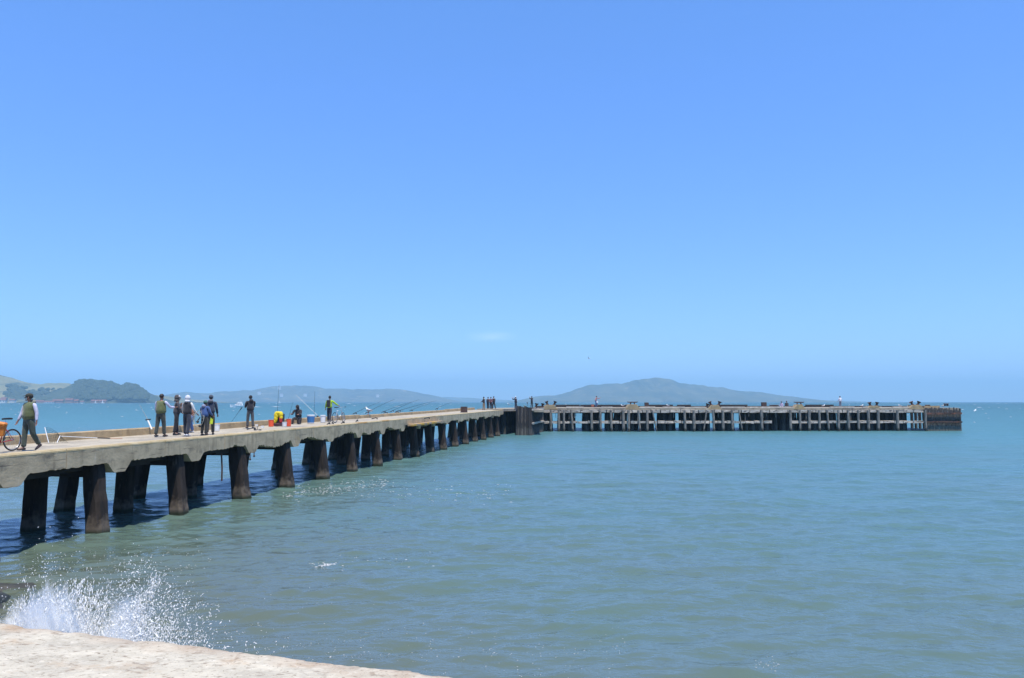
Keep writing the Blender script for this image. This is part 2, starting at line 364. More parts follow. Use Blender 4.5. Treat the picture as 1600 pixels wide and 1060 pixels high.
m_dark = mat('shade dark underside concrete', (0.034, 0.026, 0.021), (0.020, 0.016, 0.014), scale=2, rough=.95, bump=.03, bscale=5)  # near-black base colour: the darkness beneath the decks is put into the concrete
m_pile = mat('tide stained concrete pile', (0.046, 0.035, 0.028), (0.020, 0.016, 0.014), scale=1.6, rough=.9, bump=.03, bscale=4, stretch=(2.2, 2.2, .5), c3=(0.10, 0.078, 0.060), s3=1.6, t3=(.6, .72))
add_layer(m_pile, (0.21, 0.165, 0.12), 2, 0.62, 0.22, noise=1.3, scale=4.5, amount=.55); m_pile.node_tree.nodes['Principled BSDF'].inputs['Specular IOR Level'].default_value = .15      # barnacle crust
add_layer(m_pile, (0.030, 0.034, 0.020), 2, 0.22, 0.08, noise=.12, scale=6)                # weed at the waterline
m_rust = mat('rusted iron', (0.10, 0.045, 0.025), (0.045, 0.025, 0.018), scale=9, rough=.85, bump=.006, c3=(0.16, 0.075, 0.035), s3=5)
def add_streaks(m, color, st, scale, lo, hi, amount):
    nt = m.node_tree; b = nt.nodes['Principled BSDF']; src = b.inputs['Base Color'].links[0].from_socket
    g = N(nt, 'ShaderNodeNewGeometry'); mp = N(nt, 'ShaderNodeMapping'); mp.inputs['Scale'].default_value = st; nt.links.new(g.outputs['Position'], mp.inputs[0])
    nz = N(nt, 'ShaderNodeTexNoise'); nz.inputs['Scale'].default_value = scale; nz.inputs['Detail'].default_value = 7; nz.inputs['Roughness'].default_value = .65; nt.links.new(mp.outputs[0], nz.inputs['Vector'])
    r = N(nt, 'ShaderNodeMapRange'); r.inputs[1].default_value = lo; r.inputs[2].default_value = hi; r.inputs[4].default_value = amount; nt.links.new(nz.outputs[0], r.inputs[0])
    mx = N(nt, 'ShaderNodeMixRGB'); mx.inputs[2].default_value = (*color, 1); nt.links.new(r.outputs[0], mx.inputs[0]); nt.links.new(src, mx.inputs[1]); nt.links.new(mx.outputs[0], b.inputs['Base Color'])
add_streaks(m_conc, (0.16, 0.115, 0.07), (1, 1, .12), 3.2, .54, .68, .65)          # drip stains
add_streaks(m_conc, (0.60, 0.50, 0.36), (1, 1, .2), 5.0, .60, .70, .5)
add_streaks(m_conc, (0.08, 0.06, 0.045), (.35, .35, 9), 1.6, .63, .66, .8)          # board marks and cracks
add_streaks(m_conc, (0.42, 0.22, 0.06), (.5, .5, .5), .9, .60, .68, .55)           # rust and lichen patches
add_streaks(m_kerb, (0.16, 0.11, 0.06), (1, 1, .3), 3, .55, .66, .6)
add_streaks(m_deck, (0.20, 0.165, 0.12), (1, 1, 1), 1.1, .54, .62, .55)
add_streaks(m_deck, (0.56, 0.50, 0.38), (1, 1, 1), 2.6, .60, .68, .6)
SB = [-4.13 + 4.72 * k for k in range(-3, 18)]
S_END, S_START, WID = 79.0, -18.0, 3.5
def spine_pt(s, d, z): return SD(s, d, z)
pier = empty('concrete_pier', SD(0, 0, 0), 0, 'long narrow weathered concrete fishing pier on dark piles reaching out from the left', 'pier')
PL = pier.matrix_basis.inverted() if False else None
PO = Vector(pier.location)
def pp(s, d, z): return SD(s, d, z) - PO
# deck slab with uneven surface
def deck():
    b = MB(); ns = 130; nd = 8; vs = []; fs = []
    for i in range(ns + 1):
        s = S_START + (S_END - S_START) * i / ns
        for j in range(nd + 1):
            d = -0.02 - (WID) * j / nd
            vs.append(pp(s, d, zdeck(s) + (random.uniform(-.006, .006) if 0 < j < nd else 0) - (0.02 if 0 < j < nd else 0)))
    for i in range(ns):
        for j in range(nd): a = i * (nd + 1) + j; fs.append((a, a + nd + 1, a + nd + 2, a + 1))
    b.add(vs, fs)
    for i in range(ns):                                                  # slab soffit and thickness
        pass
    b.prism([pp(S_START, -.45, zdeck(S_START) - .30), pp(S_START, -.45, zdeck(S_START) - .04), pp(S_START, -3.52, zdeck(S_START) - .04), pp(S_START, -3.52, zdeck(S_START) - .30)], pp(S_END, 0, zdeck(S_END)) - pp(S_START, 0, zdeck(S_START)))
    b.build('deck', m_deck, pier)
deck()
def edge_beam():
    b = MB(); lip = MB()
    cuts = [S_START]; s = SB[0] 
    joints = [S_START, -13.4, -8.7, -2.0, 3.2] + [7.55 + 2.36 * i for i in range(31)]
    joints = [j for j in joints if j < 74.0 + 5] + [S_END]
    def zlow(s):
        k = min(SB, key=lambda q: abs(q - s)); e = abs(s - k); r = random.Random(int(s * 40) + 5)
        far = min(1, max(0, (s - 30) / 25)); hb = .30 - .14 * far; hs = .62 - .36 * far
        base = .60 if s < 8 else (.66 - .10 * math.sin(s * .9) - .05 * math.sin(s * 2.3 + 1))
        drop = .95 - .06 * far
        if e < hb: v = drop
        elif e < hs: v = drop + (base - drop) * (e - hb) / (hs - hb)
        else: v = base + r.uniform(-.025, .025) * (1 if s < 8 else 2.2)
        if abs(s - 36.5) < 3.4 and e > hs: v = .5
        return v
    for a, c in zip(joints[:-1], joints[1:]):
        gap = .012; lo, hi = a + (gap if a > S_START else 0), c - gap
        n = max(6, int((hi - lo) / .11)); xs = [lo + (hi - lo) * i / n for i in range(n + 1)]
        lz = [zdeck(x) - zlow(x) for x in xs]; out = random.uniform(0, .012)
        # vertical strips keep the concave outline clean
        for x0, x1, z0, z1 in zip(xs[:-1], xs[1:], lz[:-1], lz[1:]):
            t0, t1 = zdeck(x0) - .07, zdeck(x1) - .07
            q = [(x0, .0 + out, z0), (x1, .0 + out, z1), (x1, .0 + out, t1), (x0, .0 + out, t0)]
            vs = [pp(*k) for k in q] + [pp(k[0], -.44, k[2]) for k in q]
            fs = [(0, 1, 2, 3), (5, 4, 7, 6), (0, 4, 5, 1)]
            if x0 == xs[0]: fs.append((0, 3, 7, 4))
            if x1 == xs[-1]: fs.append((1, 5, 6, 2))
            b.add(vs, fs)
        h0, h1 = zdeck(lo), zdeck(hi); m = max(2, int((hi - lo) / .35)); o2 = out + .004
        for i in range(m):                                               # worn lip along the top edge
            u0 = lo + (hi - lo) * i / m; u1 = lo + (hi - lo) * (i + 1) / m
            w0 = .004 * math.sin(u0 * 5.1) * math.sin(u0 * 1.7); w1 = .004 * math.sin(u1 * 5.1) * math.sin(u1 * 1.7)
            P4 = lambda u, ww: [pp(u, o2 + ww, zdeck(u) - .078), pp(u, o2 - .005 + ww, zdeck(u) - .03), pp(u, o2 - .05 + ww, zdeck(u) + .012 + ww * .3), pp(u, -.40, zdeck(u) + .008), pp(u, -.40, zdeck(u) - .072)]
            r0, r1 = P4(u0, w0), P4(u1, w1)
            fs = [(k, k + 1, k + 6, k + 5) for k in range(4)] + [(4, 0, 5, 9)]
            if i == 0: fs.append((4, 3, 2, 1, 0))
            if i == m - 1: fs.append((5, 6, 7, 8, 9))
            lip.add(r0 + r1, fs)
    b.build('edge_beam', m_conc, pier); lip.build('edge_lip', m_lip, pier)
edge_beam()
def kerb():
    b = MB(); s = S_START
    while s < 77:
        e = min(s + 4.72, 77); z0, z1 = zdeck(s), zdeck(e); h = .30
        if 33 < s < 60: h = .24
        n = 10
        for i in range(n):
            u0 = s + .008 + (e - s - .016) * i / n; u1 = s + .008 + (e - s - .016) * (i + 1) / n
            j0 = .012 * math.sin(u0 * 3.3); j1 = .012 * math.sin(u1 * 3.3)
            f = lambda u, j: [pp(u, -3.5 + j, zdeck(u) - .03), pp(u, -3.52 + j, zdeck(u) + h - .03), pp(u, -3.55 + j, zdeck(u) + h + j), pp(u, -3.83, zdeck(u) + h), pp(u, -5.3, zdeck(u) - .5), pp(u, -3.6, zdeck(u) - .6)]
            r0, r1 = f(u0, j0), f(u1, j1); fs = [(k, k + 1, k + 7, k + 6) for k in range(5)] + [(5, 0, 6, 11)]
            if i == 0: fs.append((5, 4, 3, 2, 1, 0))
            if i == n - 1: fs.append((6, 7, 8, 9, 10, 11))
            b.add(r0 + r1, fs)
        s = e
    b.build('kerb', m_kerb, pier)
kerb()
def substructure():
    b = MB()
    for d0, d1, dz in ((-.62, -.9, .86), (-1.8, -2.15, .8), (-3.1, -3.4, .8)):   # inner beams under the slab
        s = S_START
        while s < S_END:
            e = min(s + 2.36, S_END); q = [(s, d0), (e, d0), (e, d1), (s, d1)]; l = random.uniform(-.06, .06)
            b.add([pp(a, d, zdeck(a) - .29) for a, d in q] + [pp(a, d, zdeck(a) - dz + l) for a, d in q], [(0, 1, 2, 3), (7, 6, 5, 4), (0, 4, 5, 1), (1, 5, 6, 2), (2, 6, 7, 3), (3, 7, 4, 0)]); s = e
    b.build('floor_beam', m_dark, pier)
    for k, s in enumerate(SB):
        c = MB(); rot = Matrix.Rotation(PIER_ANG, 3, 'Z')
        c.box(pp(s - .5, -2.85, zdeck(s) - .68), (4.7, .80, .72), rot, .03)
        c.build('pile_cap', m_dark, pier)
        wide = k in (6, 7, 8)
        for d_top, d_bot in ((-.44, -.12), (-2.6, -2.68), (-4.95, -5.25)):
            p = MB(); jx = random.uniform(-.06, .06); wv = .34 * random.uniform(.93, 1.05)
            if wide and d_top > -1: wv = .38
            top = pp(s - .72 + jx, d_top, zdeck(s) - .62); bot = pp(s - .72 + jx * 2, d_bot, -2.0); zs = [0, .2, .4, .6, .75, .88, 1]
            hz = top.z - bot.z; pts = []; rr = []
            # d_bot is where the pile meets the water: extend below it on the same line
            wl = pp(s - .75 + jx * 2, d_bot, 0.0); dirv = (wl - top); 
            for t in (0, .12, .25, .4, .55, .7, .82, .92, 1.0, 1.12, 1.4):
                pts.append(top + dirv * t + Vector((random.uniform(-.012, .012), random.uniform(-.012, .012), 0)))
                rr.append(wv * (.93 + .05 * t + (.04 if .85 < t < 1.2 else 0) + random.uniform(-.018, .018)))
            p.tube(pts, [(r, r) for r in rr], n=8, up=U)
            # square pile with chamfered corners: push ring points outward to a superellipse
            for i in range(0, len(p.v), 8):
                if i + 8 > len(p.v): break
                cx = sum(v[0] for v in p.v[i:i + 8]) / 8; cy = sum(v[1] for v in p.v[i:i + 8]) / 8
                for q in range(8):
                    v = Vector(p.v[i + q]); e = Vector((v.x - cx, v.y - cy, 0)); a, c2 = e.dot(U), e.dot(NN); m = max(abs(a), abs(c2)); l = min(abs(a), abs(c2))
                    a2 = math.copysign(.375 / .41 * wv if abs(a) == m else .24 / .41 * wv, a); c3 = math.copysign(.375 / .41 * wv if abs(c2) == m else .24 / .41 * wv, c2)
                    sc = e.length / wv; n3 = U * a2 * sc + NN * c3 * sc; p.v[i + q] = (cx + n3.x, cy + n3.y, v.z)
            p.build('pile', m_pile, pier)
substructure()
# timber ledge bolted to the side and hanging drain pipes
b = MB(); 
for s0, s1, d1 in ((34.8, 38.2, .50), (38.25, 41.2, .46), (41.25, 44.6, .5)):
    q = [(s0, .03), (s1, .03), (s1, d1), (s0, d1)]
    b.add([pp(a, d, zdeck(a) - .46) for a, d in q] + [pp(a, d, zdeck(a) - .60) for a, d in q], [(0, 1, 2, 3), (7, 6, 5, 4), (0, 4, 5, 1), (1, 5, 6, 2), (2, 6, 7, 3), (3, 7, 4, 0)])
b.build('side_ledge', mat('lichen covered ledge', (0.40, 0.30, 0.20), (0.28, 0.20, 0.14), scale=3, rough=.9, bump=.01, c3=(0.52, 0.30, 0.03), s3=.7, t3=(.5, .56)), pier)
b = MB(); s0 = 7.0
p0 = PZ(346.5, 712, 2.25) - PO; p0 = PY(346, 709, 34.2) - PO; p1 = PY(346.5, 752, 34.2) - PO
b.tube([p0, p0.lerp(p1, .5) + Vector((.02, 0, 0)), p1], .035, 6); b.build('drain_pipe', m_rust, pier)
b = MB()
for px, py0, py1 in ((387, 706, 713), (390.8, 706, 718), (397, 706, 713)):
    a = PY(px, py0, 36.4) - PO; c = PY(px, py1, 36.4) - PO; b.tube([a, c], .022, 6); b.ball(c, .05, 6)
b.build('bracket', m_rust, pier)
# steel bars and spalled patches read as texture; a few real spall pockets on the edge
# ================================================================== PIER HEAD
HA = Vector((4.3, 116.6, 0)); HU = Vector((64.3, 2.6, 0)).normalized(); HN = Vector((-HU.y, HU.x, 0)); HANG = math.atan2(HU.y, HU.x); HROT = Matrix.Rotation(HANG, 3, 'Z')
HL = 64.35; HZ = 3.48; HW = 15.0
def hp(x, n, z): return HU * x + HN * n + Vector((0, 0, z))
def hx(px, n=0.0, py=650):
    """distance along the head front for a picture column"""
    r = ray(px, py); o = HA + HN * n; k = r.x / r.y
    return (k * o.y - o.x) / (HU.x - k * HU.y)
m_grey = mat('bleached timber', (0.27, 0.24, 0.20), (0.14, 0.125, 0.105), scale=4, rough=.9, bump=.02, stretch=(2.5, 2.5, .5), c3=(0.07, 0.055, 0.045), s3=2.5, t3=(.55, .64))
m_grey2 = mat('bleached rail timber', (0.56, 0.49, 0.40), (0.36, 0.30, 0.24), scale=2.2, rough=.9, bump=.02, stretch=(.8, 2, 3), c3=(0.055, 0.042, 0.036), s3=1.7, t3=(.55, .60))
m_tim = mat('creosoted timber', (0.040, 0.031, 0.026), (0.020, 0.017, 0.016), scale=4, rough=.85, bump=.02, stretch=(3, 3, .5), c3=(0.14, 0.11, 0.09), s3=3, t3=(.6, .68))
add_layer(m_tim, (0.17, 0.16, 0.135), 2, 1.15, .75, noise=1.1, scale=4, amount=.3)
m_head = mat('head deck concrete', (0.38, 0.33, 0.24), (0.27, 0.23, 0.17), scale=.8, rough=.95, bump=.012, c3=(0.20, 0.17, 0.13), s3=.4, t3=(.5, .6))
add_layer(m_grey, (0.035, 0.035, 0.026), 2, .55, .3, noise=.35, scale=3)
head = empty('pier_head', HA, 0, 'wide low pier head on rows of timber piles running across the end of the pier', 'pier')
b = MB(); b.box(hp(HL / 2 - .2, HW / 2 + .02, HZ - .2), (HL - .8, HW - .3, .4), HROT, 0); b.build('deck', m_head, head)
b = MB()                                                                      # concrete fascia under the rail
x = 0.3
while x < HL - 6:
    l = random.uniform(3.5, 6.5); b.box(hp(x + l / 2, -.02 + random.uniform(-.02, .02), HZ - .16), (l - .04, .30, .24), HROT, .012); x += l
b.build('fascia', m_head, head)
m_kt = mat('pale kerb timber', (0.62, 0.55, 0.46), (0.46, 0.39, 0.31), scale=2, rough=.9, c3=(0.25, 0.19, 0.14), s3=1.5)
x = .6                                                              # long kerb timbers, some missing
rails = [(885, 912), (940, 957), (1000, 1024), (1036, 1070), (1080, 1102), (1127, 1164), (1168, 1240), (1298, 1336), (1349, 1378), (1395, 1420)]
for a, c in rails:
    x0, x1 = hx(a), hx(c); b = MB(); b.box(hp((x0 + x1) / 2, .12, HZ + .10), (x1 - x0, .28, .16), HROT, .01); b.build('kerb_timber', m_kt, head)
for a, c in ((868, 905), (1057, 1078), (1120, 1166), (1257, 1300), (906, 990), (1010, 1050)):           # dark back kerb seen beyond the deck
    x0, x1 = hx(a, HW), hx(c, HW); b = MB(); b.box(hp((x0 + x1) / 2, HW - .6, HZ + .22), (x1 - x0, .35, .42), HROT, .01); b.build('back_timber', m_tim, head)
b = MB(); b.box(hp(HL / 2, HW - .25, HZ + .11), (HL - 1, .3, .2), HROT); b.build('back_kerb', m_tim, head)
def beam_run(name, z, h, dep, n0, m, keep=1.0, x0=0.3, x1=None, drop=0.0):
    x = x0; x1 = x1 or HL - 6.3
    while x < x1:
        l = min(random.uniform(1.0, 1.7), x1 - x)
        if random.random() < keep:
            b = MB(); b.box(hp(x + l / 2, n0 + random.uniform(-.03, .03), z + random.uniform(-.03, .03)), (l - random.uniform(.04, .16), dep, h * random.uniform(.82, 1.1)), HROT, .03); b.build(name, m, head)
        x += l
beam_run('cap_beam', HZ - .50, .42, .34, -.12, m_grey2)
beam_run('waler', 1.37, .36, .30, -.32, m_grey2, .97)
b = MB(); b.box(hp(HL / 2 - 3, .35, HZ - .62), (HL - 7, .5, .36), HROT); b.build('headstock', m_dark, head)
posts = [(846.5, 0), (860, 0), (872.5, 0), (880.5, 0), (892, 3), (923.5, 0), (937, 1), (953.5, 1), (973, 0), (981, 0), (996, 3), (1010, 0), (1018, 9), (1068, 1), (1082.5, 0), (1103, -7), (1112.5, 1), (1127.5, 0), (1141.5, 1), (1153, 6), (1187.5, 1), (1232.5, 0), (1247.4, 0), (1262, -1), (1277.5, 0), (1289.5, 3), (1307, 0), (1322, 1), (1338, 0), (1353.5, 0), (1369, 0), (1399, 0), (1442.5, 0)]
for px, lean in posts:
    x = hx(px); l = lean / 10.4; w_ = random.uniform(.30, .42) if abs(lean) < 5 else .22
    p = MB(); n0 = -.62 if abs(lean) < 5 else -.45
    pts = [hp(x + l * t + random.uniform(-.02, .02), n0 + random.uniform(-.02, .02), HZ - .34 + (-.9 - HZ + .34) * t * .999) for t in (0, .15, .3, .45, .6, .75, .9, 1)]
    p.tube(pts, [w_ / 2 * random.uniform(.92, 1.06) for _ in pts], 8); p.build('pile' if abs(lean) < 5 else 'brace', m_grey, head)
# inner piles in rows; a handful of open slots let the far water through
slots = [(862, 871), (899, 909), (938, 944), (955, 960), (977, 985), (995, 999), (1018, 1026), (1054, 1059), (1106, 1116), (1145, 1154), (1189, 1192), (1243, 1245), (1258, 1260), (1302, 1304), (1353, 1355), (1414, 1417), (1428, 1431)]
def open_at(px): return any(a - .9 < px < c + .9 for a, c in slots)
cnt = 0; rest = MB(); WID_R = .3
for row, n in enumerate((1.1, 3.2, 5.2, 7.3, 9.4, 11.5, 13.6)):
    x = .8
    while x < HL - 6:
        o = HA + hp(x, n, 0); px = 800 + F * o.x / o.y
        rad = random.uniform(.2, .28) if row == 0 else random.uniform(.26, .36)
        if not open_at(px) and random.random() > .06:
            t = MB() if (row == 0 and cnt < 46) else rest
            jx = random.uniform(-.1, .1)
            t.tube([hp(x, n, HZ - .42), hp(x + jx, n, 1.5), hp(x + jx * 2, n, -1)], [rad, rad * 1.05, rad * 1.12], 8)
            if t is not rest: t.build('pile', m_tim, head); cnt += 1
        x += random.uniform(1.0, 1.35) if row == 0 else random.uniform(.62, .95)
o = rest.build('rear_piles', m_tim, head); o['kind'] = 'stuff'
for n in (2.6, 6, 9, 12):
    x = 1
    while x < HL - 7:
        l = random.uniform(2, 5); a = HA + hp(x, n, 0); c = HA + hp(x + l, n, 0); pa, pc = 800 + F * a.x / a.y, 800 + F * c.x / c.y
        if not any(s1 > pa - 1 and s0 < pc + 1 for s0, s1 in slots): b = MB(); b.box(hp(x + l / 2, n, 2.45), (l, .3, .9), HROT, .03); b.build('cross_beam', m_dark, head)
        x += l + .1
for _ in range(24):                                                           # hanging bits of rotten planking
    x = random.uniform(1, HL - 7); h = random.uniform(.4, 1.4); b = MB(); b.box(hp(x, -.1, HZ - .65 - h / 2), (random.uniform(.05, .10), .06, h), HROT, .01); b.build('broken_plank', m_grey, head)
# concrete plinths for the mooring irons
for a, c, h in ((850, 868.5, .55), (980, 997.5, .62), (1109, 1125, .52), (1243, 1256, .60), (1357, 1374, .40), (1423, 1441, .52)):
    x0, x1 = hx(a), hx(c); b = MB(); b.prism([hp(x0 - .3, -.18, HZ - .24), hp(x1 + .3, -.18, HZ - .24), hp(x1 - .25, -.18, HZ - .1 + h), hp(x0 + .25, -.18, HZ - .1 + h)], HN * 1.3); b.build('plinth', m_kerb, head, bevel=.03)
m_tim2 = mat('weathered fender timber', (0.17, 0.135, 0.105), (0.07, 0.055, 0.045), scale=4, rough=.88, bump=.02, stretch=(3, 3, .4), c3=(0.04, 0.032, 0.028), s3=3, t3=(.5, .6))
add_layer(m_tim2, (0.04, 0.035, 0.03), 2, 2.0, 1.5, noise=1.0, scale=3)
add_layer(m_tim2, (0.26, 0.23, 0.18), 2, 1.2, .6, noise=1.6, scale=2.2, amount=.5)
# ---- right end: tight fender wall of piles with rusty walers
fend = empty('timber_fender', HA + hp(hx(1444), 0, 0), HANG, 'fender wall of close-set piles with rusty walers at the right end of the pier head', 'fender')
L2 = hx(1499) - hx(1444)
n = 24
for i in range(n):
    x = L2 * (i + .5) / n; h = HZ + random.uniform(-.25, .12) - (.25 if random.random() < .3 else 0)
    p = MB(); w_ = L2 / n * .46
    p.tube([(x + random.uniform(-.02, .02), -.35, h), (x, -.33, 1.5), (x + random.uniform(-.05, .05), -.35, -1)], [w_ * .93, w_, w_ * 1.08], 7)
    p.build('timber', m_tim2, fend)
for i in range(12):
    p = MB(); y = .2 + i * 1.2; p.tube([(L2 + .12, y, HZ + random.uniform(-.2, .05)), (L2 + .12, y, -1)], .24, 7); p.build('timber', m_tim, fend)
m_wal = mat('rusty brown waler', (0.085, 0.042, 0.028), (0.05, 0.03, 0.022), scale=3, rough=.9, bump=.01, c3=(0.17, 0.062, 0.03), s3=2, t3=(.5, .6))
for z, hh in ((2.62, .42), (1.35, .36)):
    for i in range(4): b = MB(); b.box((L2 * (i + .5) / 4, -.66, z + random.uniform(-.03, .03)), (L2 / 4 - .04, .12, hh * .6), None, .02); b.build('waler', m_wal, fend)
b = MB(); b.box((L2 / 2, 6.8, HZ - .22), (L2 - .1, 13.6, .4)); b.build('deck', m_head, fend)
b = MB(); b.box((L2 / 2 - 1.2, 1.2, HZ + .14), (2.4, 1.6, .3), None, .02); b.build('plinth', m_kerb, fend)
# ---- corner fender where pier and head meet
CA = Vector((PZ(806.5, 680.7).x, 103.2, 0)); CB = Vector((2.35, 102.6, 0)); CC = Vector((4.35, 116.2, 0))
cf = empty('timber_fender', CA, 0, 'tall dark fender wall of upright timbers at the inner corner of the pier', 'fender')
def wall_run(p0, p1, n, top, rad, m):
    for i in range(n):
        t = (i + .5) / n; c = p0.lerp(p1, t) - CA; p = MB(); h = top + random.uniform(-.16, .08); c += Vector((random.uniform(-.03, .03), random.uniform(-.05, .05), 0))
        p.tube([(c.x, c.y, h), (c.x + random.uniform(-.03, .03), c.y, 1.8), (c.x + random.uniform(-.06, .06), c.y, -1)], [rad * .92, rad, rad * 1.1], 7, caps=True); p.build('timber', m if random.random() < .6 else m_tim, cf)
wall_run(CA, CB, 8, 3.78, .17, m_tim2); wall_run(CB, CC, 26, 3.55, .28, m_tim)
wall_run(CA + Vector((0, 1.0, 0)), CB + Vector((0, 1.0, 0)), 6, 3.74, .2, m_tim)
for z, w2 in ((HZ - .12, .3), (1.55, .24)):
    d = (CC - CB); ang = math.atan2(d.y, d.x); L = d.length
    for i in range(5): b = MB(); b.box(CB.lerp(CC, (i + .5) / 5) - CA + Vector((.34, 0, z + random.uniform(-.02, .02))), (L / 5 - .05, .2, w2), Matrix.Rotation(ang, 3, 'Z'), .02); b.build('waler', m_grey2, cf)
b = MB(); b.box((1.05, -.28, 2.9), (.08, .1, 2.1), None, .01); b.box((1.05, -.28, 1.85), (.8, .1, .12), None, .02); b.build('brace', mat('lichen timber', (0.42, 0.33, 0.12), (0.30, 0.24, 0.10), scale=5), cf)
b = MB(); b.box((2.0, 7, HZ - .3), (3.4, 13, .3)); b.build('deck', m_head, cf)
# bridge slab joining pier and head, reaching behind the corner
b = MB(); q = [(HA + hp(.2, 15, 0)), (HA + hp(.2, 0.3, 0)), SD(78.9, -.1, 0), SD(78.9, -3.6, 0), SD(92, -3.6, 0)]
b.prism([Vector((v.x, v.y, HZ - .36)) - HA for v in q], (0, 0, .34)); b.build('link_slab', m_head, head)
for i in range(7):
    for dd in (-.3, -2, -3.5):
        if cnt < 66:
            p = MB(); c = SD(81 + i * 2.2, dd, 0) - HA; p.tube([(c.x, c.y, HZ - .4), (c.x, c.y, -1)], [.26, .3], 8); p.build('pile', m_tim, head); cnt += 1
#@@THINGS

# ================================================================== SEA WALL AND SHORE
WD = Vector((3.42, -1.12, 0)).normalized(); WN = Vector((WD.y, -WD.x, 0)) * -1   # WN points to the sea
W0 = Vector((-3.84, 6.03, 0)); WT = 2.75
def wp(x, n, z): return W0 + WD * x + WN * n + Vector((0, 0, z))
def sea_wall():
    xs = np.arange(-12, 8.01, .03); ns = [-1.06, -1.0, -.94] + list(np.linspace(-.88, -.12, 14)) + [-.07, -.035, -.01, .012, .02]
    ph = [random.uniform(0, 6) for _ in range(12)]
    def edge(x): return .003 * math.sin(x * 2.1 + ph[0]) + .003 * math.sin(x * 5.3 + ph[1]) + .006 * math.sin(x * 13 + ph[2]) + .006 * math.sin(x * 31 + ph[3]) + .005 * math.sin(x * 67 + 3 * math.sin(x * 9))
    vs = []; fs = []; m = len(ns) + 6
    for x in xs:
        e = edge(x); e2 = edge(x * 1.3 + 40) * 1.6; col = []
        for n in ns:
            t = (n + 1.06) / 1.08; nn = n + e * max(0, t * 2 - 1) + e2 * max(0, 1 - t * 3)
            z = WT + .003 * math.sin(x * 3.1 + n * 5 + ph[4]) + .004 * math.sin(x * 7.7 - n * 9 + ph[5]) + .003 * math.sin(x * 19 + n * 23) + random.uniform(-.0025, .0025)
            if n > -.05: z -= (n + .05) * .35 + .006 * abs(math.sin(x * 9 + ph[6]))
            if n < -.95: z -= (-.95 - n) * 1.1
            col.append((nn, z))
        col = [(-1.08 + e2 * 1.0, WT - .7), (-1.075 + e2, WT - .3)] + col + [(.03 + e, WT - .12), (.035 + e * .8, WT - .5), (.05, WT - 1.5), (.08, -1.5)]
        m = len(col)
        for n, z in col: vs.append(tuple(wp(x, n, z)))
    for i in range(len(xs) - 1):
        for j in range(m - 1): fs.append((i * m + j, (i + 1) * m + j, (i + 1) * m + j + 1, i * m + j + 1))
    me = bpy.data.meshes.new('sea_wall'); me.from_pydata(vs, [], fs); me.update()
    mt = mat('sun bleached wall concrete', (0.52, 0.465, 0.355), (0.38, 0.34, 0.26), scale=3.2, rough=.95, bump=.012, bscale=26, c3=(0.38, 0.27, 0.165), s3=1.5, t3=(.54, .70), detail=10, stretch=(1, 1.5, 1))
    nt = mt.node_tree; b = nt.nodes['Principled BSDF']; src = b.inputs['Base Color'].links[0].from_socket
    tc = N(nt, 'ShaderNodeTexCoord'); mp = N(nt, 'ShaderNodeMapping'); mp.inputs['Rotation'].default_value = (0, 0, .34); mp.inputs['Scale'].default_value = (11, 19, 14); nt.links.new(tc.outputs['Object'], mp.inputs[0])
    nz = N(nt, 'ShaderNodeTexNoise'); nz.inputs['Scale'].default_value = 1.6; nz.inputs['Detail'].default_value = 6; nt.links.new(mp.outputs[0], nz.inputs['Vector'])
    r = N(nt, 'ShaderNodeMapRange'); r.inputs[1].default_value = .56; r.inputs[2].default_value = .68; r.inputs[4].default_value = .8; nt.links.new(nz.outputs[0], r.inputs[0])
    mx = N(nt, 'ShaderNodeMixRGB'); mx.inputs[2].default_value = (0.22, 0.17, 0.12, 1); nt.links.new(r.outputs[0], mx.inputs[0]); nt.links.new(src, mx.inputs[1])
    r2 = N(nt, 'ShaderNodeMapRange'); r2.inputs[1].default_value = .42; r2.inputs[2].default_value = .30; r2.inputs[4].default_value = .55; nt.links.new(nz.outputs[0], r2.inputs[0])
    mx2 = N(nt, 'ShaderNodeMixRGB'); mx2.inputs[2].default_value = (0.62, 0.56, 0.45, 1); nt.links.new(r2.outputs[0], mx2.inputs[0]); nt.links.new(mx.outputs[0], mx2.inputs[1])
    nt.links.new(mx2.outputs[0], b.inputs['Base Color'])
    # brown rim where spray keeps the outer edge damp, and small dark pits
    g = N(nt, 'ShaderNodeNewGeometry'); dp = N(nt, 'ShaderNodeVectorMath', operation='DOT_PRODUCT'); dp.inputs[1].default_value = tuple(WN); nt.links.new(g.outputs['Position'], dp.inputs[0])
    nz2 = N(nt, 'ShaderNodeTexNoise'); nz2.inputs['Scale'].default_value = 4; nz2.inputs['Detail'].default_value = 7; nt.links.new(g.outputs['Position'], nz2.inputs['Vector'])
    ma = N(nt, 'ShaderNodeMath', operation='MULTIPLY_ADD'); ma.inputs[1].default_value = .55; nt.links.new(nz2.outputs[0], ma.inputs[0]); nt.links.new(dp.outputs['Value'], ma.inputs[2]); e0 = W0.dot(WN)
    rr = N(nt, 'ShaderNodeMapRange'); rr.inputs[1].default_value = e0 + .275 - .22; rr.inputs[2].default_value = e0 + .275 + .05; rr.inputs[4].default_value = .5; nt.links.new(ma.outputs[0], rr.inputs[0])
    m3 = N(nt, 'ShaderNodeMixRGB'); m3.inputs[2].default_value = (0.30, 0.19, 0.115, 1); nt.links.new(rr.outputs[0], m3.inputs[0]); nt.links.new(mx2.outputs[0], m3.inputs[1])
    vo = N(nt, 'ShaderNodeTexNoise'); vo.inputs['Scale'].default_value = 55; vo.inputs['Detail'].default_value = 3; nt.links.new(g.outputs['Position'], vo.inputs['Vector'])
    rv = N(nt, 'ShaderNodeMapRange'); rv.inputs[1].default_value = .62; rv.inputs[2].default_value = .70; rv.inputs[4].default_value = .7; nt.links.new(vo.outputs[0], rv.inputs[0])
